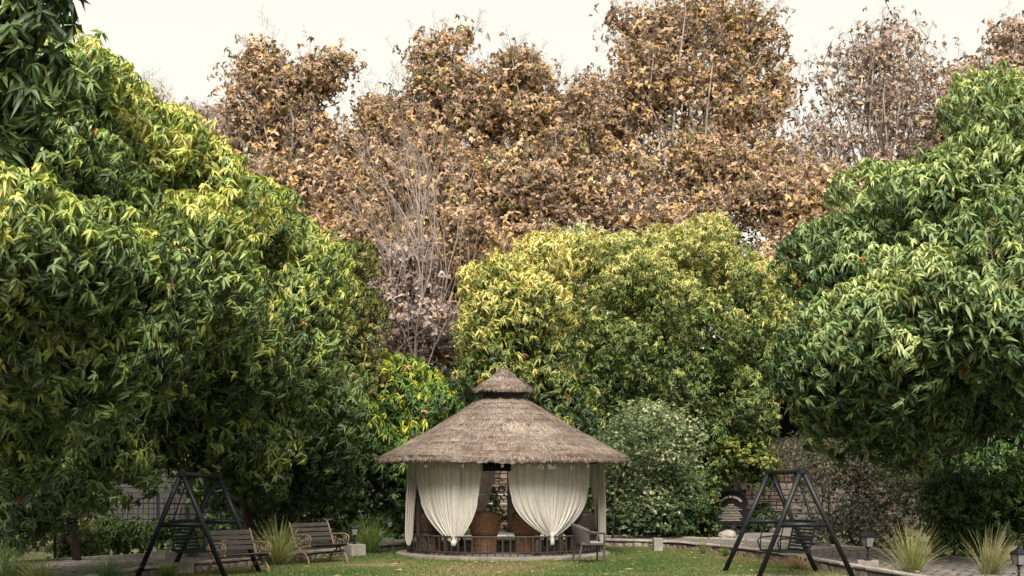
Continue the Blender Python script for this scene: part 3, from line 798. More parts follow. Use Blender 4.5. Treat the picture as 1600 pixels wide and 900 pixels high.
# --- hedges, shrubs
def shrub(name, label, cat, base, ells, tm, n, pal, size, seed, nparts=0, part='leaf_cluster', group=None, stems=4, m='leaf', **kw):
    root = empty(name, base); tag(root, label, cat, group)
    lobes = foliage(root, 'foliage', ells, tm, n, pal, size, seed, part, nparts, m, ground=.02, **kw)
    rng = np.random.default_rng(seed); b = np.array(base)
    mb = MB()
    for k in range(stems):
        c = lobes[rng.integers(0, len(lobes))][0] - b
        s = c * np.array((.85, .85, 0)) + rng.normal(0, .12, 3); s[2] = 0
        mb.tube([s, s * .5 + c * .5 + rng.normal(0, .08, 3), c], [.03, .022, .01], 5)
    mb.build('stems', M['bark'], root, True)
    return root
P_HEDGE = [(.45, (.018, .042, .012)), (.35, (.04, .08, .02)), (.2, (.08, .13, .03))]
shrub('hedge', 'dark leafy hedge behind the two garden benches', 'hedge', base_at(500, 31.8),
      [(430, 790, 31.5, 70, 90, .8), (510, 780, 32, 70, 95, .8), (590, 780, 32.8, 60, 90, .8), (640, 790, 34.5, 60, 80, .8)], SMALL, 5200, P_HEDGE, .4, 81, 150, stems=8)
shrub('hedge', 'shaded hedge at the back of the left mango trees', 'hedge', base_at(120, 31),
      [(20, 720, 30, 110, 130, .9), (140, 720, 31, 70, 120, .9), (330, 690, 36, 90, 100, .9), (380, 770, 33, 70, 90, .9)], MANGO_S, 2400, P_HEDGE, .5, 82, 100, stems=8)
shrub('shrub', 'dark glossy shrub at the far left under the mango tree', 'shrub', base_at(50, 24.5),
      [(30, 770, 24.5, 70, 110, .9), (75, 730, 25, 40, 80, .8)], SMALL, 2600, P_HEDGE, .35, 83, 200)
shrub('shrub', 'low leafy ground shrub beside the thin left trunk', 'shrub', base_at(150, 27.3),
      [(115, 850, 26.5, 45, 32, .5), (165, 840, 27.3, 50, 34, .5), (215, 840, 28, 40, 25, .5)], SMALL, 900, [(.3, G_DEEP), (.4, (.06, .10, .025)), (.3, (.15, .18, .05))], .28, 84, 150)
shrub('shrub', 'low shrub under the left swing beside the path', 'shrub', base_at(280, 29.5),
      [(260, 835, 29.5, 35, 22, .4), (310, 838, 29.5, 40, 24, .4)], SMALL, 500, P_HEDGE, .26, 85, 60)
P_VARIEG = [(.28, (.035, .06, .024)), (.32, (.085, .125, .05)), (.24, (.19, .235, .115)), (.16, (.42, .43, .28))]
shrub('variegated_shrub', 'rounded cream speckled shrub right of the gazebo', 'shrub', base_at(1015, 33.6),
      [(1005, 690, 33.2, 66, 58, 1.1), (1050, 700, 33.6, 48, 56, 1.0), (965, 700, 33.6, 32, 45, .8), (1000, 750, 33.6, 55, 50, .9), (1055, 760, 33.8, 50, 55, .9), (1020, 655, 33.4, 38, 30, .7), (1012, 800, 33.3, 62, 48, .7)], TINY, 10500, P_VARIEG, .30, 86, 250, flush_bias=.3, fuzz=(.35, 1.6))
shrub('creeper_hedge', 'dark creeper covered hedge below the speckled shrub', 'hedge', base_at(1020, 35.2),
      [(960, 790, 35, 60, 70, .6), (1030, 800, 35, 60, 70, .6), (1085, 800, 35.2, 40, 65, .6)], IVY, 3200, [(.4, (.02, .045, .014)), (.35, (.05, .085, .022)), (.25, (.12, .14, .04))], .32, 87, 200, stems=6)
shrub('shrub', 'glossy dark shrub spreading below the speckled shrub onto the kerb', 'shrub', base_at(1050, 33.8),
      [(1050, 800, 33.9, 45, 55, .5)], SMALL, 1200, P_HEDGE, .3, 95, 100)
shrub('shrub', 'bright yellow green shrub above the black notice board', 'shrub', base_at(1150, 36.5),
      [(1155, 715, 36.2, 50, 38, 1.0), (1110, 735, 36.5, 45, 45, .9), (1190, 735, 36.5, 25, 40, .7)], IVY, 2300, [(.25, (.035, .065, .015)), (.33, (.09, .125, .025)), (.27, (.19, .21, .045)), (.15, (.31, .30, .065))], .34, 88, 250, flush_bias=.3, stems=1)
shrub('shrub', 'leafy plants at the foot of the black notice board', 'shrub', base_at(1130, 37.2),
      [(1080, 790, 37, 40, 55, .6), (1185, 815, 37, 40, 25, .5), (1100, 825, 36, 30, 20, .5)], SMALL, 1300, P_HEDGE, .28, 89, 80)
shrub('purple_shrub', 'large fine leaved grey brown shrub behind the right swing', 'shrub', base_at(1345, 31.5),
      [(1320, 770, 30.6, 70, 85, 1.1), (1385, 770, 31, 70, 95, 1.2), (1345, 725, 31.2, 55, 45, .9), (1270, 730, 31.6, 48, 42, .8), (1430, 750, 31.4, 42, 75, .9), (1240, 712, 32.5, 28, 28, .6), (1340, 830, 30.2, 95, 30, .8)], TINY, 14000,
      [(.28, (.032, .036, .022)), (.30, (.07, .07, .048)), (.20, (.135, .115, .095)), (.17, (.055, .08, .03)), (.05, (.21, .14, .085))], .34, 90, 250, flush_bias=.15)
shrub('shrub', 'glossy mid green shrub at the right edge of the path', 'shrub', base_at(1540, 25.8),
      [(1500, 800, 26, 58, 72, .8), (1475, 770, 26.6, 35, 40, .6), (1560, 800, 25.4, 60, 70, .8), (1620, 780, 25, 60, 90, .9)], SMALL, 3600, [(.35, (.02, .05, .014)), (.4, (.045, .09, .022)), (.25, (.10, .15, .035))], .34, 91, 250)
shrub('hedge', 'deep shaded hedge under the right trees', 'hedge', base_at(1560, 33),
      [(1600, 760, 33, 100, 70, .9), (1480, 770, 33, 90, 60, .8), (1690, 760, 32, 80, 90, .9)], MANGO_S, 3400, P_HEDGE, .5, 92, 60, stems=8)
shrub('grey_shrub', 'small blue grey shrub left of the roof tip', 'shrub', base_at(700, 38),
      [(700, 610, 38, 32, 45, .8), (712, 680, 38, 30, 60, .8)], TINY, 1500, [(.4, (.05, .065, .05)), (.4, (.10, .12, .095)), (.2, (.16, .18, .14))], .32, 93, 60)
shrub('shrub', 'leafy plants glimpsed through the gazebo opening', 'shrub', base_at(770, 38.5),
      [(768, 775, 38.5, 14, 28, .3), (760, 800, 38.5, 18, 20, .3), (790, 812, 38.2, 20, 10, .3), (905, 780, 36, 40, 45, .5), (905, 740, 36.5, 40, 40, .5), (650, 790, 36, 30, 45, .5)], IVY, 1300, [(.35, (.02, .045, .014)), (.35, (.07, .10, .025)), (.3, (.22, .20, .05))], .28, 94, 60)

# ------------------------------------------------------------------ walls and small buildings behind the planting
def stones_on(parent, u0, u1, Y, z0, z1, m, size=(.22, .11), depth=.10, seed=1, name='stone'):
    """coursed rubble, every stone an object standing proud of the wall core (facing the camera)"""
    rng = random.Random(seed)
    rl = parent.matrix_basis.translation
    variants = []
    for k in range(10):
        bm = MB().box((0, 0, 0), (1, depth, 1), jit=.10, bev=.0)
        b2 = MB().box((0, 0, 0), (1, depth, 1), jit=0, bev=.05)
        vv = [(x + rng.uniform(-.06, .06), y + rng.uniform(-.012, .012), z + rng.uniform(-.06, .06)) for x, y, z in b2.v]
        me = bpy.data.meshes.new(name); me.from_pydata(vv, [], b2.f); me.materials.append(m[k % len(m)]); variants.append(me)
    z = z0; k = 0
    while z < z1 - .04:
        h = size[1] * rng.uniform(.7, 1.3)
        x = (u0 - 800) / F_PX * Y - rng.uniform(0, .2); x1 = (u1 - 800) / F_PX * Y
        while x < x1:
            l = size[0] * rng.uniform(.6, 1.6)
            o = bpy.data.objects.new(name, variants[rng.randrange(10)]); C.objects.link(o); o.parent = parent
            o.location = (x + l / 2 - rl.x, -depth * .35 + rng.uniform(-.015, .015), z + h / 2 - rl.z)
            o.scale = (l - .02, 1, h - .018)
            x += l
        z += h

M['tan_stone2'] = mat('tan_stone_dark', (0.06, 0.043, 0.034), (0.14, 0.10, 0.076), 5, 0.9, 0.6, 25)
M['tan_stone3'] = mat('tan_stone_pale', (0.19, 0.145, 0.11), (0.34, 0.27, 0.21), 5, 0.9, 0.6, 25)
bw = empty('boundary_wall', (0, 43, 0))
tag(bw, 'tan rubble stone wall seen through the opening of the gazebo', 'wall')
MB().box((0, .16, .95), (34, .30, 1.9)).build('wall_core', M['mortar'], bw)
stones_on(bw, 735, 835, 43, 0, 1.92, [M['tan_stone'], M['tan_stone2'], M['tan_stone3'], M['tan_stone']], (.26, .13), seed=4)
stones_on(bw, 640, 668, 43, 0, 1.92, [M['tan_stone'], M['tan_stone2']], (.3, .16), seed=5)
po = MB().box((0, 0, 1.75), (.10, .10, 3.5), bev=.01).build('wooden_post', M['dark_wood']); po.location = (W(795, 0, 40)[0], 40, 0); tag(po, 'dark upright post before the stone wall behind the gazebo', 'post')
# white railing in front of that wall
wr = empty('railing', (0, 41.2, 0)); tag(wr, 'thin white metal railing before the stone wall behind the gazebo', 'railing')
x0, x1 = W(745, 0, 41.2)[0], W(806, 0, 41.2)[0]
for zz in (1.1, .82): MB().tube([(x0, 0, zz), (x1, 0, zz)], .02, 6).build('rail', M['white_paint'], wr)
for xx in (x0, x1): MB().tube([(xx, 0, 0), (xx, 0, 1.12)], .024, 6).build('post', M['white_paint'], wr)

gh = empty('garden_house', (W(255, 0, 38)[0], 38, 0)); tag(gh, 'plain grey plank walled house glimpsed behind the left swing', 'house')
MB().box((0, 1.0, 1.35), (3.6, 2.0, 2.7)).build('wall', M['wall_grey'], gh)
for k in range(18):
    MB().box((0, -.012, .08 + k * .15), (3.6, .03, .135), Matrix.Rotation(R(-4), 3, 'X')).build('plank', M['wall_grey'], gh)
MB().box((0, 1.0, 2.82), (4.1, 2.6, .16), bev=.02).build('roof', M['dark_wood'], gh)

fe = empty('fence', (W(228, 0, 36)[0], 36, 0)); tag(fe, 'dark upright bar fence in front of the grey plank house', 'fence')
for zz in (.25, .95): MB().box((0, 0, zz), (2.2, .03, .035)).build('rail', M['black_metal'], fe)
for k in range(16): MB().tube([(-1.05 + k * .14, 0, 0), (-1.05 + k * .14, 0, 1.08)], .011, 5).build('bar', M['black_metal'], fe)
for xx in (-1.1, .32, 1.12): MB().box((xx, 0, .6), (.07, .07, 1.2)).build('post', M['black_metal'], fe)

pv_ = empty('pavilion', (W(1250, 0, 41)[0], 41, 0)); tag(pv_, 'dark roofed open pavilion on a high stone wall beside the right mango tree', 'pavilion')
MB().box((0, .15, 1.42), (4.2, .28, 2.84)).build('wall_core', M['mortar'], pv_)
stones_on(pv_, 1165, 1335, 41, 1.5, 2.86, [M['tan_stone2'], M['tan_stone2'], M['rubble']], (.26, .17), seed=9)
stones_on(pv_, 1165, 1240, 41, .1, 1.5, [M['rubble'], M['tan_stone2']], (.26, .17), seed=10)
MB().box((0, 3.2, 3.4), (4.2, .2, 1.2)).build('back_wall', M['dark_wood'], pv_)
for sx in (-2.0, 2.0): MB().box((sx, 1.7, 3.4), (.2, 2.8, 1.2)).build('side_wall', M['dark_wood'], pv_)
MB().box((0, 1.5, 2.80), (4.0, 3.2, .08)).build('floor', M['dark_wood'], pv_)
MB().box((0, 1.4, 4.10), (5.2, 5.2, .22), Matrix.Rotation(R(-4), 3, 'X')).build('roof', M['dark_wood'], pv_)

# ------------------------------------------------------------------ gazebo
GX, GY, GB = -.19, 28.8, .10
gz = empty('gazebo', (GX, GY, 0)); tag(gz, 'round gazebo with tiered thatched roof and low railing in the middle of the lawn', 'gazebo')
def gp(th, r, z=0.0):
    """point on the gazebo: angle in degrees from the side facing the camera, positive to the right"""
    return Vector((r * math.sin(R(th)), -r * math.cos(R(th)), z))
MB().lathe([(2.28, -.02), (2.30, .03), (2.29, .075), (2.25, .09), (2.12, .098), (0.01, .102)], 72, jit=.008).build('platform', M['platform'], gz)
POSTS = [(-62, 1.99), (80, 2.05), (120, 2.05), (152, 2.05), (-152, 2.05), (-120, 2.05)]
for a, r_ in POSTS:
    p = gp(a, r_)
    MB().box((p.x, p.y, 1.08), (.07, .07, 1.96), Matrix.Rotation(R(a), 3, 'Z'), bev=.008).build('post', M['dark_wood'], gz)
MB().lathe([(1.98, 1.96), (2.08, 1.96), (2.08, 2.08), (1.98, 2.08), (1.98, 1.96)], 60).build('ring_beam', M['dark_wood'], gz)
for k in range(12):
    a = 30 * k + 15
    MB().tube([gp(a, 2.62, 2.02), gp(a, .45, 3.22)], .04, 6).build('rafter', M['dark_wood'], gz)
# roof: courses of thatch laid one over the other, ragged lower edges
rr = np.random.default_rng(3)
PROF = [(.50, 3.31), (.76, 3.16), (1.03, 2.98), (1.32, 2.80), (1.62, 2.63), (1.96, 2.45), (2.32, 2.245), (2.68, 2.055)]
def prof_at(t, P):
    f = t * (len(P) - 1); a = min(int(f), len(P) - 2); f -= a
    return (P[a][0] * (1 - f) + P[a + 1][0] * f, P[a][1] * (1 - f) + P[a + 1][1] * f)
def course(parent, P, t0, t1, lift, n, cols_seed, edge=.012):
    rg = np.random.default_rng(cols_seed)
    V, F, Cc = [], [], []
    rows = 5
    ph = rg.uniform(0, 6.28, 6)
    for i in range(rows + 3):
        for k in range(n):
            a = 2 * PI * k / n
            t = t0 + (t1 - t0) * min(i, rows) / rows
            r, z = prof_at(min(t, 1), P)
            up = .010 + lift * min(i, rows) / rows
            r *= 1 + .006 * math.sin(3 * a + 1.0) * t; z += .022 * t * t * (math.sin(3 * a + 2.1) + .7 * math.sin(5 * a + .4))
            wob = .010 * (math.sin(7 * a + ph[0]) + math.sin(13 * a + ph[1]) + .7 * math.sin(29 * a + ph[2]))
            rag = rg.uniform(-.022, .022) if i >= rows else rg.uniform(-.006, .006)
            if i == rows: r += rag; z += up + wob * .6 - rag * .6
            elif i == rows + 1: r += rag - .012; z += -edge + wob * .5 - rag * .8
            elif i == rows + 2: r -= .12; z += .02 - edge
            else: z += up + wob * .5 + rag
            V.append((r * math.cos(a), r * math.sin(a), z))
    for i in range(rows + 2):
        for k in range(n):
            a = i * n + k; b = i * n + (k + 1) % n
            F.append((a, a + n, b + n, b))
    return mesh_obj('thatch_course', V, F, M['thatch'], parent)
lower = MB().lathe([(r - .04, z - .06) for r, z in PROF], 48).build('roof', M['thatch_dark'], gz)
NC = 10
for i in range(NC):
    t1 = (i + 1) / NC; t0 = max(0, i / NC - .05)
    course(lower, PROF, t0, t1, .026, 180, 100 + i, .075 if i == NC - 1 else .012)
MB().lathe([(.02, 3.34), (.46, 3.32), (.44, 3.56), (.02, 3.58)], 24).build('roof_neck', M['dark_wood'], gz)
CAPP = [(.03, 3.99), (.08, 3.95), (.17, 3.865), (.31, 3.75), (.47, 3.64), (.625, 3.54)]
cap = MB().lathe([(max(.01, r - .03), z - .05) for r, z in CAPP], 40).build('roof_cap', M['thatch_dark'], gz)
for i in range(4): course(cap, CAPP, max(0, i / 4 - .06), (i + 1) / 4, .024, 80, 130 + i, .055 if i == 3 else .012)
# loose straw over both roofs
def straw(parent, P, n, seed, edge=1.0, L=(.07, .16)):
    rg = np.random.default_rng(seed)
    t = np.sqrt(rg.random(n)); t[: int(n * .22 * edge)] = rg.uniform(.955, 1.0, int(n * .22 * edge))
    rs = np.interp(t, np.linspace(0, 1, len(P)), [p[0] for p in P]); zs = np.interp(t, np.linspace(0, 1, len(P)), [p[1] for p in P])
    slope = np.gradient(zs[np.argsort(t)], rs[np.argsort(t)] + np.arange(n) * 1e-9) if False else None
    a = rg.uniform(0, 2 * PI, n); l = rg.uniform(*L, n); dev = rg.normal(0, .22, n)
    zs = zs + .022 * t * t * (np.sin(3 * a + 2.1) + .7 * np.sin(5 * a + .4))
    dr, dz = np.cos(R(31)), -np.sin(R(31))
    er = np.stack([np.cos(a), np.sin(a), 0 * a], 1); et = np.stack([-np.sin(a), np.cos(a), 0 * a], 1); ez = np.array((0, 0, 1.0))
    lift = rg.uniform(.030, .060, n)
    p0 = er * rs[:, None] + ez * (zs + lift)[:, None] - er * (l * .5)[:, None] + ez * (l * .5 * .55)[:, None]
    d = er * dr + ez * dz + et * dev[:, None] + ez * rg.uniform(-.08, .06, n)[:, None]
    p1 = p0 + d * l[:, None]
    w_ = rg.uniform(.003, .007, n)[:, None]
    V = np.stack([p0 - et * w_, p0 + et * w_, p1 + et * w_ * .4], 1).reshape(-1, 3)
    base = np.array([(.21, .17, .14), (.14, .11, .09), (.08, .056, .044), (.29, .245, .205), (.13, .07, .053)])
    ci = rg.choice(5, n, p=[.34, .28, .14, .14, .10])
    bl = vnoise(a * 3.2, t * 9.0, seed + 40) + .6 * vnoise(a * 9, t * 22, seed + 41)
    ci = np.where((bl > .62) & (rg.random(n) < .6), 4, np.where((bl < -.5) & (rg.random(n) < .5), 3, ci))
    cols = np.repeat(np.clip(base[ci] * (1 + .22 * np.clip(-bl, -1, 1))[:, None] * rg.uniform(.7, 1.2, (n, 1)), 0, 1), 3, 0)
    me = tri_mesh('loose_straw', V, np.arange(n * 3).reshape(-1, 3), M['straw_tint'], cols)
    o = link('loose_straw', me, parent); o['kind'] = 'stuff'
def fringe(parent, r, z, n, seed):
    """straw ends hanging at the eave"""
    rg = np.random.default_rng(seed)
    a = rg.uniform(0, 2 * PI, n); rr_ = r + rg.uniform(-.10, .035, n); l = rg.uniform(.05, .13, n)
    er = np.stack([np.cos(a), np.sin(a), 0 * a], 1); et = np.stack([-np.sin(a), np.cos(a), 0 * a], 1); ez = np.array((0, 0, 1.0))
    p0 = er * rr_[:, None] + ez * (z + rg.uniform(-.03, .02, n))[:, None]
    d = er * rg.uniform(.1, .7, n)[:, None] - ez * rg.uniform(.5, 1, n)[:, None] + et * rg.normal(0, .25, n)[:, None]
    w_ = rg.uniform(.003, .007, n)[:, None]
    V = np.stack([p0 - et * w_, p0 + et * w_, p0 + d * l[:, None]], 1).reshape(-1, 3)
    base = np.array([(.30, .24, .20), (.20, .15, .125), (.12, .085, .07)])
    cols = np.repeat(base[rg.integers(0, 3, n)] * rg.uniform(.8, 1.2, (n, 1)), 3, 0)
    o = link('eave_fringe', tri_mesh('eave_fringe', V, np.arange(n * 3).reshape(-1, 3), M['straw_tint'], cols), parent); o['kind'] = 'stuff'
straw(lower, PROF, 34000, 1)
fringe(lower, 2.68, 2.07, 5200, 11)
fringe(cap, .625, 3.56, 1300, 12)
straw(cap, CAPP, 4500, 2, L=(.05, .12))
# sign-like dark board over the opening
MB().box((gp(-3, 2.16).x, gp(-3, 2.16).y, 1.92), (.56, .03, .24), bev=.004).build('lintel_board', M['black'], gz)
# low railing round the front
rl_ = MB()
arc = [gp(a, 2.05, .48) for a in np.linspace(-118, 118, 60)]
rail = rl_.tube(arc, .022, 6).build('top_rail', M['dark_wood'], gz)
arc2 = [gp(a, 2.05, .17) for a in np.linspace(-118, 118, 60)]
MB().tube(arc2, .014, 5).build('bottom_rail', M['dark_wood'], gz)
a = -116
while a < 117:
    p = gp(a, 2.05)
    MB().box((p.x, p.y, .29), (.028, .028, .38), Matrix.Rotation(R(a), 3, 'Z')).build('baluster', M['dark_wood'], gz)
    a += 4.3
# short thick stubs of the railing
for a in (-80, -52, -35, 20, 36, 58, 70):
    p = gp(a, 2.0)
    MB().box((p.x, p.y, .31), (.07, .07, .42), Matrix.Rotation(R(a), 3, 'Z'), bev=.006).build('railing_post', M['dark_wood'], gz)

# curtains
def curtain(label, top, knot, p=3.6, pleats=15, amp=.030, seed=1, gather=.05, tail=None, ztop=2.05, ball=None):
    """top: list of points along the rail; the cloth sweeps in to the knot"""
    rg = np.random.default_rng(seed)
    top = [np.array(q, float) for q in top]; K = np.array(knot, float)
    n, rows = 130, 44
    ph = rg.uniform(0, 6.28, 4); org = np.array((top[len(top) // 2][0], top[len(top) // 2][1], 0.0))
    dd = np.interp(np.linspace(0, 1, n), np.linspace(0, 1, len(top)), np.arange(len(top)))
    V = []
    for i in range(rows + 1):
        t = i / rows
        for k in range(n):
            s = k / (n - 1); f = dd[k]; a = min(int(f), len(top) - 2); f -= a
            T = top[a] * (1 - f) + top[a + 1] * f
            tang = top[a + 1] - top[a]; tang /= np.linalg.norm(tang); nor = np.array((tang[1], -tang[0], 0))
            e = t ** p
            c = 2 * s - 1
            kx = K + tang * c * gather
            q = T * (1 - e) + kx * e
            sag = .06 * (abs(c) ** 3) * math.sin(PI * min(1, t * 1.0)) if t > .5 else 0
            q[2] = ztop + (K[2] - ztop) * t - sag - .03 * abs(c) ** 2 * t ** 6 * 2
            s_ = s + .022 * math.sin(2 * PI * 2.3 * s + ph[3]) + .012 * math.sin(2 * PI * 5.1 * s + ph[1] + 1.5 * t)
            fold = amp * (.75 + .45 * math.sin(2 * PI * 1.7 * s + ph[2])) * (math.sin(2 * PI * pleats * s_ + ph[0] + .7 * t) + .5 * math.sin(2 * PI * (pleats * 1.9) * s + ph[1] - t) + .35 * math.sin(2 * PI * 3 * s + ph[2] + 2 * t))
            q = q + nor * fold * (.55 + .45 * t) * (1 - .55 * t ** 5) + tang * .3 * fold * math.cos(2 * PI * pleats * s)
            V.append(q - org)
    F = [(i * n + k, i * n + k + 1, (i + 1) * n + k + 1, (i + 1) * n + k) for i in range(rows) for k in range(n - 1)]
    o = mesh_obj('curtain', V, F, M['cloth'], None, True)
    o.location = org
    tag(o, label, 'curtain', 'sheer cream curtains hung round the gazebo')
    kk = K - org
    if ball:
        b = MB().lathe([(.01, .05), (.045, .04), (.06, .0), (.05, -.05), (.02, -.075), (.005, -.08)], 12, c=(kk[0], kk[1] - .03, kk[2] - .03), jit=.006)
        b.build('knot', M['cloth'], o, True)
    if tail:
        MB().lathe([(.03, .06), (.055, .02), (.035, -.03), (.04, -tail * .5), (.05, -tail), (.01, -tail - .01)], 12, c=(kk[0], kk[1] - .03, kk[2]), jit=.006).build('knot', M['cloth'], o, True)
    return o
def arc_top(a0, a1, r=2.12, n=9): return [np.array(gp(a, r)) + np.array((GX, GY, 0)) for a in np.linspace(a0, a1, n)]
curtain('left of the two big cream curtains knotted at the bottom of the gazebo front', arc_top(-57, -12), W(709, 845, 27.0), seed=1, ball=True, p=3.2, pleats=13)
curtain('right of the two big cream curtains with its knot tail hanging down', arc_top(3, 58), W(863, 836, 27.0), seed=2, tail=.19)
def strip(label, u0, u1, u0b, u1b, vb, Y, seed, pleats=4, slant=0):
    """gathered narrow curtain hanging nearly straight"""
    rg = np.random.default_rng(seed)
    n, rows = 40, 30; V = []
    ph = rg.uniform(0, 6.28, 3)
    zb = W(0, vb, Y)[2]; org = np.array((W((u0 + u1) / 2, 0, Y)[0], Y, 0))
    for i in range(rows + 1):
        t = i / rows
        e = 1 - (1 - t) ** 1.6
        xl = W(u0 * (1 - e) + u0b * e, 0, Y)[0]; xr = W(u1 * (1 - e) + u1b * e, 0, Y)[0]
        for k in range(n):
            s = k / (n - 1); y = Y + (s - .5) * slant
            fold = .045 * math.sin(2 * PI * pleats * s + ph[0] + .8 * t) + .02 * math.sin(2 * PI * pleats * 2.1 * s + ph[1])
            bulge = .02 * math.sin(PI * t)
            endp = (1 - .5 * max(0, (t - .88) / .12) ** 2)
            xm = (xl + xr) / 2
            V.append(np.array((xm + (xl + (xr - xl) * s - xm) * endp, y + fold * endp, 2.05 + (zb - 2.05) * t - (.03 * math.sin(PI * s) if i == rows else 0))) - org)
    F = [(i * n + k, i * n + k + 1, (i + 1) * n + k + 1, (i + 1) * n + k) for i in range(rows) for k in range(n - 1)]
    o = mesh_obj('curtain', V, F, M['cloth'], None, True); o.location = org
    return tag(o, label, 'curtain', 'sheer cream curtains hung round the gazebo')
strip('narrow gathered curtain at the far left side of the gazebo', 637, 656, 632, 645, 850, 27.75, 3)
strip('shaded strip of curtain just inside the outer left curtain of the gazebo', 654, 664, 650, 656, 826, 29.4, 4, 2)
strip('narrow gathered curtain at the far right side of the gazebo', 929, 945, 935, 947, 847, 28.2, 5)
strip('shaded strip of curtain just inside the outer right curtain of the gazebo', 917, 931, 930, 937, 830, 29.8, 6, 2)
curtain('shaded curtain at the back of the gazebo seen through the front opening', [W(u, 0, 30.7) * np.array((1, 1, 0)) for u in (730, 742, 756, 776)], W(744, 812, 30.7), p=1.8, seed=7, pleats=6, amp=.03)

# string of bulbs under the eave
sl = empty('string_lights', (GX, GY, 2.0)); tag(sl, 'string of small clear bulbs hanging under the front edge of the thatch', 'string lights')
cord = []
angs = [-66, -40, -19, 0, 22.5, 46, 74]
for i, a in enumerate(np.linspace(-80, 85, 90)): cord.append(gp(a, 2.40, .03 - .03 * abs(math.sin(a * PI / 21))))
MB().tube(cord, .005, 4, False).build('cord', M['black'], sl)
for a in angs:
    p = gp(a, 2.40)
    b = MB().lathe([(.004, .0), (.016, -.005), (.018, -.045), (.024, -.06), (.034, -.09), (.030, -.115), (.012, -.132), (.001, -.134)], 12, c=(p.x, p.y, .0))
    o = b.build('bulb', M['bulb'], sl, True)
    MB().lathe([(.004, .004), (.02, .0), (.02, -.046), (.004, -.048)], 10, c=(p.x, p.y, .002)).build('socket', M['black'], o)

# ------------------------------------------------------------------ barrel chairs, armchair
def barrel_chair(label, loc, rz, body, strip_m, cushion=False):
    t = empty('wicker_chair', loc, rz); tag(t, label, 'chair', 'barrel shaped wicker chairs in the gazebo')
    MB().lathe([(.235, 0), (.245, .03), (.235, .18), (.25, .37), (.265, .40)], 28, jit=.003).build('base', body, t, True)
    for z, r in ((.035, .25), (.20, .238), (.395, .268)):
        MB().tube([(r * math.cos(q), r * math.sin(q), z + .004 * math.sin(5 * q)) for q in np.linspace(0, 2 * PI, 33)], .012, 5, False).build('binding', M['rim'] if z != .20 else strip_m, t)
    n = 40; V, F = [], []
    rows = 7
    top = []
    for i in range(rows + 1):
        for k in range(n + 1):
            a = R(-158 + 316 * k / n); f = abs(a) / R(158)
            H = .87 - .30 * f ** 1.6
            q = i / rows
            z = .40 + (H - .40) * q
            r = .262 + .075 * math.sin(min(1, q * 1.05) * PI / 2) * (1 - .2 * f) - .02 * max(0, q - .8) * 5
            V.append((r * math.sin(a), -r * math.cos(a), z))
            if i == rows: top.append(V[-1])
    for i in range(rows):
        for k in range(n):
            a_ = i * (n + 1) + k; F.append((a_, a_ + 1, a_ + n + 2, a_ + n + 1))
    o = mesh_obj('backrest', V, F, body, t, True)
    sm = o.modifiers.new('thick', 'SOLIDIFY'); sm.thickness = .022
    MB().tube(top, .02, 6).build('rim', M['rim'], t, True)
    MB().lathe([(.24, .385), (.255, .41), (.23, .43), (.01, .435)], 24).build('seat', body, t, True)
    # crossing cane strips standing proud on the outside
    mb = MB()
    for s in (-1, 1):
        for k in range(30):
            a0 = R(-150 + 300 * k / 30)
            pts = []
            for q in np.linspace(0, 1, 5):
                a_ = a0 + s * R(22) * q
                f = min(1, abs(a_) / R(158)); H = .86 - .30 * f ** 1.6
                z = .40 + (H - .40) * q; r = .262 + .075 * math.sin(min(1, q * 1.05) * PI / 2) * (1 - .2 * f) - .02 * max(0, q - .8) * 5 + .013
                pts.append((r * math.sin(a_), -r * math.cos(a_), z))
            mb.tube(pts, .006, 3, False)
            pts = []
            for q in np.linspace(0, 1, 4):
                a_ = 2 * PI * k / 30 + s * R(16) * q
                r = np.interp(q, [0, .4, 1], [.248, .240, .262])
                pts.append((r * math.sin(a_), -r * math.cos(a_), .01 + .38 * q))
            mb.tube(pts, .0045, 3, False)
    o = mb.build('cane_strips', strip_m, t); o['kind'] = 'stuff'
    return t
def gloc(u, Y): return (W(u, 0, Y)[0], Y, .102)
barrel_chair('orange brown barrel chair left of the gazebo opening with its back turned', gloc(757, 27.75), R(6), M['cane'], M['cane_light'])
barrel_chair('orange brown barrel chair partly behind the right tied curtain', gloc(824, 27.75), R(-8), M['cane'], M['cane_light'])
c3 = barrel_chair('dark rimmed barrel chair holding a floral cushion at the left of the gazebo', gloc(671, 28.2), R(-75), M['cane'], M['cane_dark'])
b = MB().box((0, 0, 0), (.36, .12, .30), Matrix.Rotation(R(-14), 3, 'X'), bev=.05)
o = b.build('cushion', M['cushion'], None, True, loc=(W(681, 0, 28.05)[0], 28.02, .72)); o.rotation_euler = (0, 0, R(-20))
tag(o, 'pale floral cushion leaning in the left barrel chair', 'cushion')
barrel_chair('blackish brown barrel chair behind the grey armchair', gloc(903, 28.0), R(20), M['cane_dark'], M['cane_dark'])

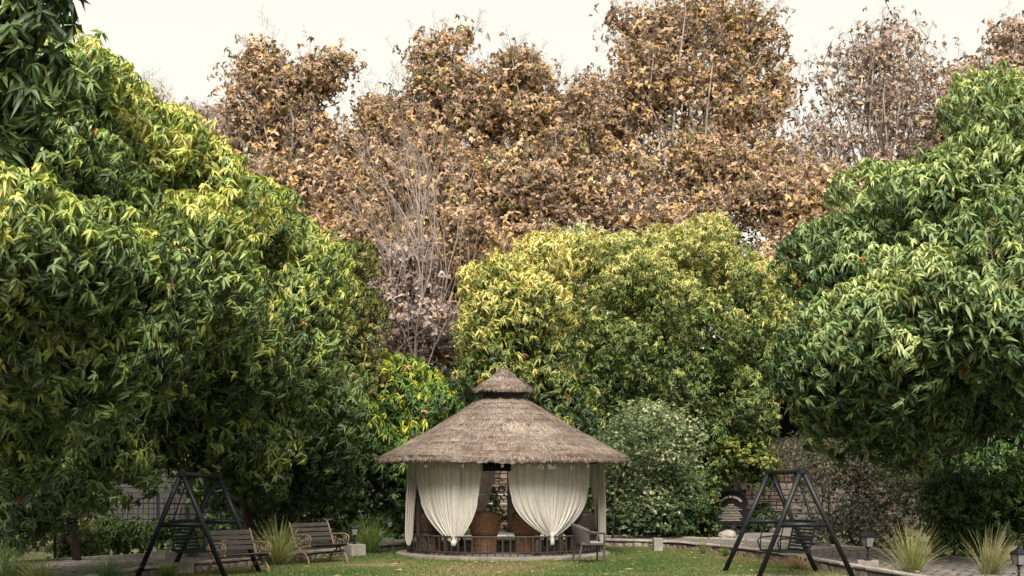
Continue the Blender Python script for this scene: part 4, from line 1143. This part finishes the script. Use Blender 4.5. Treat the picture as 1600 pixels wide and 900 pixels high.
def armchair(label, loc, rz):
    t = empty('garden_armchair', loc, rz); tag(t, label, 'chair')
    # local: faces +X
    V, F = [], []
    n, rows = 16, 6
    for i in range(rows + 1):
        q = i / rows
        for k in range(n + 1):
            a = R(-80 + 160 * k / n)
            H = .40 + .46 * math.cos(a * .55)
            z = .36 + (H - .36) * q
            r = .25 + .03 * q
            lean = -.10 * q * math.cos(a)
            V.append((-r * math.cos(a) + lean + .05, r * math.sin(a), z))
    for i in range(rows):
        for k in range(n): a_ = i * (n + 1) + k; F.append((a_, a_ + 1, a_ + n + 2, a_ + n + 1))
    o = mesh_obj('backrest', V, F, M['rattan_grey'], t, True); sm = o.modifiers.new('thick', 'SOLIDIFY'); sm.thickness = .02
    MB().box((.06, 0, .41), (.50, .50, .05), bev=.015).build('seat', M['rattan_grey'], t)
    MB().box((.06, 0, .445), (.44, .44, .04), bev=.018).build('seat_pad', mat_pad, t)
    for s in (-1, 1):
        arm = [V[rows * (n + 1) + (n // 2 + s * 4)], (-.08, s * .27, .70), (.06, s * .285, .655), (.30, s * .285, .645)]
        MB().tube(arm, [.02, .024, .024, .022], 6).build('armrest', M['rattan_grey'], t, True)
        MB().tube([(.31, s * .28, .655), (.30, s * .27, .40), (.31, s * .28, 0)], [.022, .024, .018], 6).build('leg', M['rattan_grey'], t)
        MB().tube([(-.16, s * .2, .42), (-.20, s * .225, .25), (-.27, s * .25, 0)], [.03, .024, .018], 6).build('leg', M['rattan_grey'], t)
    MB().box((.30, 0, .385), (.03, .52, .05)).build('front_rail', M['rattan_grey'], t)
    return t
mat_pad = mat('grey_pad', (0.12, 0.115, 0.11), (0.18, 0.17, 0.16), 14, 0.9, 0.1, 40)
armchair('grey woven armchair standing on the grass at the right front of the gazebo', (W(917, 0, 26.2)[0], 26.2, 0), R(12)).scale = (.92, .92, .92)

# ------------------------------------------------------------------ swings
def swing(label, near, far, mirror):
    """near / far: (apex_u, apex_v, left_u, right_u, Y)"""
    au, av, lu, ru, Yn = near
    A = Vector(W(au, av, Yn)); L = Vector((W(lu, 0, Yn)[0], Yn, 0)); Rt = Vector((W(ru, 0, Yn)[0], Yn, 0))
    au, av, lu, ru, Yf = far
    A2 = Vector(W(au, av, Yf)); L2 = Vector((W(lu, 0, Yf)[0], Yf, 0)); R2 = Vector((W(ru, 0, Yf)[0], Yf, 0))
    org = Vector(((A.x + A2.x) / 2, (Yn + Yf) / 2, 0))
    t = empty('swing_set', org); tag(t, label, 'swing', 'dark metal garden swings')
    m = M['black_metal']
    rel = lambda p: p - org
    for a, q in ((A, L), (A, Rt), (A2, L2), (A2, R2)):
        d = (q - a).normalized()
        MB().tube([rel(a - d * .05), rel(q)], .043, 10).build('leg', m, t, True)
    h = .90
    for a, l, r in ((A, L, Rt), (A2, L2, R2)):
        f = 1 - h / a.z
        p, q = a + (l - a) * f, a + (r - a) * f
        MB().tube([rel(p), rel(q)], .042, 8).build('brace', m, t, True)
        for k in range(4):
            f = (k + 1.0) / 5 * (1 - h / a.z)
            p, q = a + (l - a) * f, a + (r - a) * f
            MB().tube([rel(p), rel(q)], .012, 5).build('rung', m, t)
    ax = (A2 - A).normalized()
    a0, a1 = A - Vector((0, 0, .03)), A2 - Vector((0, 0, .03))
    MB().tube([rel(a0 - ax * .04), rel(a1 + ax * .04)], .045, 10).build('top_bar', m, t, True)
    for p in (A, A2):
        MB().box(rel(p) - Vector((0, 0, .03)), (.12, .11, .12), bev=.02).build('bracket', m, t)
    # hanging seat: axis along ax; opens to -x (mirror=1) or +x (mirror=-1)
    sd = Vector((-1, 0, 0)) * mirror
    c = (A + A2) / 2; c.z = .42
    half = .52
    gm = M['green_metal']
    seat = empty('swing_seat', rel(c)); seat.parent = t
    frame = MB()
    fr0, fr1 = sd * .26, -sd * .22
    for s in (-1, 1):
        e = ax * half * s
        frame.tube([fr0 + e, fr1 + e], .016, 5)
        frame.tube([fr1 + e, fr1 + e - sd * .12 + Vector((0, 0, .52))], .016, 5)
    frame.tube([fr0 - ax * half, fr0 + ax * half], .016, 5); frame.tube([fr1 - ax * half, fr1 + ax * half], .016, 5)
    frame.tube([fr1 - ax * half - sd * .12 + Vector((0, 0, .52)), fr1 + ax * half - sd * .12 + Vector((0, 0, .52))], .016, 5)
    frame.build('seat_frame', gm, seat)
    for k in range(7):
        p = fr0 + (fr1 - fr0) * (k + .5) / 7
        MB().tube([p - ax * half, p + ax * half], .016, 4).build('slat', gm, seat)
    for k in range(9):
        p = fr1 + (Vector((0, 0, .52)) - sd * .12) * (k + .5) / 9
        MB().tube([p - ax * half, p + ax * half], .016, 4).build('slat', gm, seat)
    for s in (-1, 1):
        e = ax * half * s
        MB().tube([fr1 + e - sd * .05 + Vector((0, 0, .22)), e + Vector((0, 0, .25)), fr0 + e + Vector((0, 0, .22)), fr0 + e + sd * .05 + Vector((0, 0, .17)), fr0 + e], .014, 5).build('armrest', gm, seat)
        topp = (A if s < 0 else A2) - ax * s * -.0
        tp = c + e * .98; tp.z = A.z - .06
        MB().tube([rel(tp), rel(c + e + fr0 + Vector((0, 0, .22))), rel(c + e + fr0 + Vector((0, 0, .0)))], .012, 5).build('hanger', gm, t)
        MB().tube([rel(tp), rel(c + e + fr1 - sd * .09 + Vector((0, 0, .40)))], .012, 5).build('hanger', gm, t)
    return t
swing('dark metal swing with ladder rungs on the worn earth before the right path', (1253, 733, 1185, 1334, 22.3), (1203, 736, 1132, 1276, 23.9), 1)
swing('dark metal swing standing before the wooden bench on the left', (284, 738, 214, 353, 22.3), (341, 742, 268, 405, 23.9), -1)

# ------------------------------------------------------------------ garden benches
def spiral(c, r0, r1, a0, turns, n=18):
    return [(c[0], c[1] + (r0 + (r1 - r0) * k / n) * math.cos(a0 + turns * 2 * PI * k / n), c[2] + (r0 + (r1 - r0) * k / n) * math.sin(a0 + turns * 2 * PI * k / n)) for k in range(n + 1)]
def bench(label, loc, rz, Lb=1.2):
    t = empty('garden_bench', loc, rz); tag(t, label, 'bench', 'weathered garden benches with iron scroll ends')
    # local: long axis X, faces -Y, reclined back
    H = Lb / 2
    for k, (y, z) in enumerate([(.19, .50), (.235, .60), (.28, .70), (.325, .80)]):
        MB().box((0, y, z), (Lb, .022, .088), Matrix.Rotation(R(-24), 3, 'X'), jit=.004, bev=.006).build('back_slat', M['bench_wood'], t)
    for k in range(5):
        MB().box((0, -.27 + k * .095, .405 - .012 * k), (Lb, .085, .026), Matrix.Rotation(R(-5), 3, 'X'), jit=.004, bev=.006).build('seat_slat', M['bench_wood'], t)
    for s in (-1, 1):
        x = s * (H + .015)
        e = MB()
        # S-shaped side: back upright flowing into seat rail
        e.tube([(x, .37, .87), (x, .33, .82), (x, .25, .64), (x, .17, .44), (x, .10, .355), (x, 0, .345), (x, -.2, .375), (x, -.31, .40), (x, -.345, .37)], [.012, .018, .02, .022, .024, .022, .022, .02, .014], 6)
        e.build('end_frame', M['iron'], t, True)
        a = MB()
        a.tube([(x, .22, .62), (x, .10, .60), (x, -.08, .615), (x, -.24, .615), (x, -.33, .57), (x, -.35, .50), (x, -.31, .43), (x, -.27, .40)], .016, 6)
        a.tube(spiral((x, -.20, .50), .085, .02, .6, 1.4), .011, 5)
        a.tube(spiral((x, -.02, .47), .075, .018, 2.6, 1.3), .011, 5)
        a.tube(spiral((x, .10, .50), .06, .015, 4.4, 1.3), .010, 5)
        a.build('armrest', M['iron'], t, True)
        l = MB()
        l.tube([(x, -.02, .345), (x, -.10, .25), (x, -.20, .20), (x, -.27, .12), (x, -.28, .04), (x, -.31, 0)], [.02, .02, .02, .018, .018, .022], 6)
        l.build('leg', M['iron'], t, True)
        l = MB()
        l.tube([(x, .0, .345), (x, .08, .25), (x, .17, .20), (x, .25, .12), (x, .27, .04), (x, .30, 0)], [.02, .02, .02, .018, .018, .022], 6)
        l.build('leg', M['iron'], t, True)
        MB().tube([(x, -.25, .12), (x, -.12, .175), (x, .1, .175), (x, .24, .12)], .011, 5).build('scroll_brace', M['iron'], t, True)
        MB().tube(spiral((x, .23, .50), .10, .03, 1.0, 1.2), .010, 5).build('back_scroll', M['iron'], t, True)
    MB().tube([(-H, 0, .33), (H, 0, .33)], .012, 5).build('tie_bar', M['iron'], t)
    return t
bench('weathered plank bench with iron scroll arms behind the left swing', (W(372, 0, 23.3)[0], 23.3, 0), R(46), 1.0).scale = (.9, .9, .9)
bench('weathered plank bench with iron scroll arms right of the tall grass clump', (W(499, 0, 26.2)[0], 26.2, 0), R(48), 1.0).scale = (.93, .93, .93)

# ------------------------------------------------------------------ lamps and pedestal blocks
def block(label, loc, d, rz=0.0, m='concrete'):
    o = MB().box((0, 0, d[2] / 2), d, jit=.006, bev=.012).build('concrete_block', M[m]); o.location = loc; o.rotation_euler = (0, 0, rz)
    return tag(o, label, 'block', 'concrete blocks along the path')
def lamp(label, loc, s=1.0, rz=.3):
    t = empty('garden_lamp', loc, rz); tag(t, label, 'lamp', 'small black lantern lamps along the path')
    m = M['black_metal']
    MB().lathe([(.06 * s, 0), (.06 * s, .012 * s), (.02 * s, .03 * s), (.018 * s, .10 * s), (.03 * s, .12 * s), (.018 * s, .14 * s), (.018 * s, .20 * s), (.05 * s, .215 * s), (.055 * s, .23 * s), (.01, .235 * s)], 10).build('post', m, t)
    MB().add([(-.055 * s, -.055 * s, .235 * s), (.055 * s, -.055 * s, .235 * s), (.055 * s, .055 * s, .235 * s), (-.055 * s, .055 * s, .235 * s),
              (-.085 * s, -.085 * s, .40 * s), (.085 * s, -.085 * s, .40 * s), (.085 * s, .085 * s, .40 * s), (-.085 * s, .085 * s, .40 * s)],
             [(0, 1, 5, 4), (1, 2, 6, 5), (2, 3, 7, 6), (3, 0, 4, 7), (0, 3, 2, 1), (4, 5, 6, 7)]).build('lamp_glass', M['frosted'], t)
    for sx, sy in ((-1, -1), (1, -1), (1, 1), (-1, 1)):
        MB().tube([(sx * .057 * s, sy * .057 * s, .23 * s), (sx * .088 * s, sy * .088 * s, .40 * s)], .009 * s, 5).build('bar', m, t)
    MB().lathe([(.135 * s, .395 * s), (.14 * s, .41 * s), (.07 * s, .47 * s), (.035 * s, .485 * s), (.03 * s, .51 * s), (.012 * s, .525 * s), (.015 * s, .54 * s), (.002, .56 * s)], 4, a0=PI / 4, a1=PI / 4 + 2 * PI).build('lamp_cap', m, t)
    return t
def at(u, v, z=0): return Vector(G(u, v, z))
p = at(1356, 897); block('concrete block under the lantern before the right path', (p.x, p.y, 0), (.36, .3, .24), R(-12)); lamp('black lantern on a block beside the tall grass on the right', (p.x, p.y, .24), 1.02)
p = at(555, 870); block('concrete block under the lantern right of the second bench', (p.x, p.y, 0), (.34, .34, .27), R(35)); lamp('black lantern on the block beside the right hand bench', (p.x - .02, p.y, .27), .82)
p = at(606, 857); block('small pale block behind the tall grass left of the gazebo', (p.x, p.y, 0), (.28, .26, .25), R(5)); lamp('small far lantern half hidden left of the gazebo', (p.x, p.y + .4, .33), .72)
MB_ = at(246, 873, .15); block('grey block standing on the path behind the left swing', (MB_.x, MB_.y, .13), (.30, .24, .17), R(20))
p = at(288, 897); block('low pale block in the grass under the left swing', (p.x, p.y, 0), (.30, .22, .2), R(25))
p = at(1026, 861); block('short weathered stone stub at the kerb right of the gazebo', (p.x, p.y - .2, 0), (.2, .2, .30), R(10))
p = at(1592, 905, .15); lamp('black lantern cut by the right edge of the view', (p.x, p.y, .15), .95)

# boulder
bm = bmesh.new(); bmesh.ops.create_icosphere(bm, subdivisions=3, radius=1)
for v_ in bm.verts:
    q = v_.co; n_ = .10 * math.sin(3 * q.x + 1) + .08 * math.sin(4 * q.y + 2 * q.z) + .05 * math.sin(7 * q.z + 3 * q.x)
    v_.co = Vector((q.x * .25, q.y * .2, max(q.z, -.4) * .13)) * (1 + n_)
me = bpy.data.meshes.new('boulder'); bm.to_mesh(me); bm.free(); me.materials.append(M['boulder']); me.shade_smooth()
p = at(1136, 839, .15); bo = link('boulder', me); bo.location = (p.x, p.y, .18); tag(bo, 'pale rounded boulder on the path below the black notice board', 'boulder')

# ------------------------------------------------------------------ notice boards
def board(label, loc, wd, ht, seed, lines, legs=True, rz=0.0):
    t = empty('notice_board', loc, rz); tag(t, label, 'sign', 'arched black notice boards')
    P = [(-wd / 2, .28), (wd / 2, .28), (wd / 2, ht * .72)]
    for k in range(17):
        a = PI * k / 16; P.append((wd / 2 * math.cos(a), ht * .72 + (ht * .28) * math.sin(a)))
    P.append((-wd / 2, ht * .72)); n = len(P)
    V = [(x, -.02, z) for x, z in P] + [(x, .02, z) for x, z in P]
    F = [tuple(range(n)), tuple(range(n, 2 * n))[::-1]] + [(i, i + n, (i + 1) % n + n, (i + 1) % n) for i in range(n)]
    mesh_obj('panel', V, F, M['black'], t)
    ring = [(x * 1.02, -.022, z) for x, z in P[2:]]
    MB().tube(ring, .022, 6).build('frame', M['black_metal'], t)
    for zz in (.235, .10): MB().box((0, 0, zz), (wd * 1.04, .05, .035)).build('cross_bar', M['black_metal'], t)
    for s in (-1, 1): MB().box((s * wd * .46, .0, .16), (.05, .04, .34)).build('leg', M['black_metal'], t)
    rg = random.Random(seed); mb = MB()
    # heading on an arc, then centred lines, too small in the view to be read: small strokes in word lengths
    for k in range(22):
        a = R(90 + 52 - 104 * k / 21); r = wd * .40
        if k in (8, 12): continue
        mb.box((r * math.cos(a), -.024, ht * .60 + r * .9 * math.sin(a)), (.024, .008, .055), Matrix.Rotation(-(a - PI / 2), 3, 'Y'))
    for (z, l, hh) in lines:
        x = -l / 2
        while x < l / 2:
            wl = rg.randint(2, 7)
            for q in range(wl):
                if x > l / 2: break
                mb.box((x, -.024, z + rg.choice((0, 0, .002, -.002))), (.0085, .006, hh * rg.choice((.8, 1, 1, .7)))); x += .0125
            x += .010
    o = mb.build('lettering', M['letters'], t); o['kind'] = 'stuff'
    return t
LN = [(.79, .15, .036)] + [(.745 - i * .042, l, .020) for i, l in enumerate((.28, .42, .60, .38, .47, .53, .60, .62, .44, .54))]
p = at(1142, 835, .0)
Yb = 36.3; bx = W(1142, 0, Yb)[0]
board('arched black notice board with cream lines of text under yellow shrub', (bx, Yb, .12), .86, 1.16, 3, LN)
Yb = 34.5; bx = W(1000, 0, Yb)[0]
board('arched notice board almost hidden in the creeper hedge', (bx, Yb, .15), .80, 1.12, 5, LN)

# ------------------------------------------------------------------ clumps of tall grass
def grass_clump(label, loc, h, r, n, seed, tips, lean=(0, 0), pal=None, spread=1.0, cat='grass clump'):
    rg = np.random.default_rng(seed)
    g0 = np.array(pal[0] if pal else (.05, .09, .022)); g1 = np.array(pal[1] if pal else (.17, .22, .06)); g2 = np.array(tips)
    V, T, Cc = [], [], []
    for k in range(n):
        a = rg.uniform(0, 2 * PI); rr_ = r * .22 * math.sqrt(rg.random())
        p = np.array((rr_ * math.cos(a), rr_ * math.sin(a), 0)); l = h * rg.uniform(.55, 1.12)
        out = rg.normal(0, .36, 2) * spread * r / h * 1.6 + np.array(lean)
        d = np.array((out[0], out[1], 1.0)); d /= np.linalg.norm(d)
        side = np.cross(d, rg.normal(size=3)); side[2] *= .2; side /= np.linalg.norm(side) + 1e-9
        w_ = rg.uniform(.004, .009); bend = rg.uniform(.1, .6)
        i0 = len(V); q = p.copy(); dd = d.copy(); young = rg.random()
        for j in range(5):
            t = j / 4
            ww = w_ * (1 - t * .85)
            V += [q - side * ww, q + side * ww]
            c = g0 * (1 - t) + g1 * t if young > .35 else (g0 * (1 - t) + g1 * t) * (1 - t) + g2 * t
            if young < .12: c = g2 * rg.uniform(.7, 1.1)
            Cc += [c, c]
            dd = dd + np.array((out[0] * bend, out[1] * bend, -.22 * bend * t)); dd /= np.linalg.norm(dd)
            q = q + dd * l / 4
        for j in range(4):
            b = i0 + j * 2; T += [(b, b + 1, b + 3), (b, b + 3, b + 2)]
    me = tri_mesh('grass_clump', np.array(V), np.array(T), M['blade'], np.array(Cc) * RNG.uniform(.85, 1.15))
    o = link('grass_clump', me); o.location = loc
    return tag(o, label, cat, 'clumps of ornamental grass')
TAN, PINK, GRN = (.32, .25, .15), (.30, .21, .165), (.13, .195, .05)
grass_clump('tall green grass clump between the two wooden benches', at(434, 884), .92, .55, 420, 1, TAN, pal=((.06, .10, .02), (.24, .29, .08)))
grass_clump('tall green grass clump beside the lantern left of the gazebo', at(578, 866), .88, .42, 420, 2, GRN, pal=((.05, .09, .02), (.17, .23, .06)))
grass_clump('large tan tipped grass clump on the right path edge', at(1424, 908), .95, .36, 300, 3, TAN, pal=((.07, .11, .02), (.25, .27, .09)))
grass_clump('pinkish seed headed grass clump leaning at the lower right', at(1542, 912), .90, .30, 280, 4, PINK, (.16, 0), pal=((.08, .11, .025), (.24, .25, .09)))
grass_clump('broad green grass clump at the lower left corner', at(12, 915), .85, .6, 380, 5, GRN, pal=((.04, .085, .025), (.14, .22, .07)))
grass_clump('yellowish grass clump second from the lower left corner', at(62, 918), .62, .5, 300, 6, TAN, pal=((.06, .10, .02), (.24, .29, .07)))
grass_clump('blue green grass clump on the left path', at(168, 915), .66, .55, 320, 7, GRN, pal=((.035, .075, .03), (.12, .20, .09)))
grass_clump('small dark grass tuft below the left swing seat', at(262, 905), .42, .3, 180, 8, GRN)
grass_clump('thin grass tuft before the right kerb near the notice board', at(1099, 868), .42, .16, 70, 9, TAN)
grass_clump('low green grass tuft before the right kerb close to the swing', at(1133, 871), .34, .18, 80, 10, GRN)
grass_clump('dry brown grass clump under the right swing seat', at(1247, 890), .40, .5, 260, 11, (.30, .20, .12), pal=((.10, .055, .03), (.34, .24, .13)))
grass_clump('dry tan grass behind the right swing', (W(1250, 0, 30.6)[0], 30.6, .1), .75, .35, 200, 12, TAN, pal=((.10, .08, .04), (.34, .25, .12)))
grass_clump('green tuft at the foot of the right lantern block', at(1368, 902), .28, .42, 220, 13, GRN)
grass_clump('yellow green tuft behind the left swing seat', (W(300, 0, 26)[0], 26, 0), .8, .3, 160, 14, TAN, pal=((.06, .08, .02), (.26, .28, .08)))
grass_clump('low weeds at the right front edge of the gazebo base', at(878, 876), .16, .5, 200, 15, GRN, pal=((.05, .09, .02), (.12, .19, .05)))

# thick planting along the back of the garden
for k, (lab, u, Y, el, n) in enumerate([
    ('dense dark trees closing the back of the garden on the left', 200, 44, [(-120, 640, 42, 160, 200, 1.5), (100, 640, 43, 170, 190, 1.5), (330, 640, 44, 150, 190, 1.5), (520, 660, 44, 110, 170, 1.5)], 3000),
    ('dense dark trees closing the back of the garden behind the gazebo', 800, 47, [(650, 640, 46, 100, 140, 1.5), (800, 640, 47, 120, 110, 1.5), (960, 650, 47, 130, 120, 1.5), (1130, 660, 47, 120, 130, 1.5), (960, 520, 46, 110, 90, 1.2), (1110, 500, 46, 120, 100, 1.2)], 2800),
    ('dense dark trees closing the back of the garden on the right', 1500, 46, [(1290, 560, 47, 120, 115, 1.5), (1520, 560, 45, 120, 140, 1.5), (1450, 620, 46, 150, 200, 1.5), (1680, 600, 44, 170, 230, 1.5)], 3000)]):
    shrub('thicket', lab, 'thicket', base_at(u, Y), el, MANGO_S, n, P_HEDGE, .8, 120 + k, 40, stems=6, scale=(1.6, 2.6))

# fallen leaves on the lawn and path
rf = np.random.default_rng(77)
nf = 900
fx, fy = rf.uniform(-9, 9, nf), rf.uniform(19, 33.5, nf)
on_lawn = inpoly(fx, fy, LAWN); on_gz = (fx - GX) ** 2 + (fy - GY) ** 2 < 2.4 ** 2
near_path = inpoly(fx, fy, [tuple(p) for p in na_] + [tuple(p) for p in fa_[::-1]])
fz_ = np.where(on_lawn, .022, PZ + .014); okf = (on_lawn | near_path) & ~on_gz
fx, fy, fz_ = fx[okf], fy[okf], fz_[okf]; nf = len(fx)
a = rf.uniform(0, 6.28, nf); l = rf.uniform(.04, .09, nf); wd = l * rf.uniform(.3, .55, nf)
ca, sa = np.cos(a), np.sin(a); h = rf.uniform(.0, .025, (4, nf))
V = np.stack([np.stack([fx - ca * l, fy - sa * l, fz_ + h[0]], 1), np.stack([fx - sa * wd, fy + ca * wd, fz_ + h[1]], 1),
              np.stack([fx + ca * l, fy + sa * l, fz_ + h[2]], 1), np.stack([fx + sa * wd, fy - ca * wd, fz_ + h[3]], 1)], 1).reshape(-1, 3)
T = np.concatenate([np.array([(0, 2, 1), (0, 3, 2)]) + 4 * i for i in range(nf)])
pc = np.array([(.30, .19, .09), (.20, .12, .07), (.36, .26, .10), (.14, .09, .06)])
fl = link('fallen_leaves', tri_mesh('fallen_leaves', V, T, M['dry_leaf'], np.repeat(pc[rf.integers(0, 4, nf)], 4, 0)))
tag(fl, 'dry brown leaves fallen on the lawn and path', 'leaves', kind='stuff')
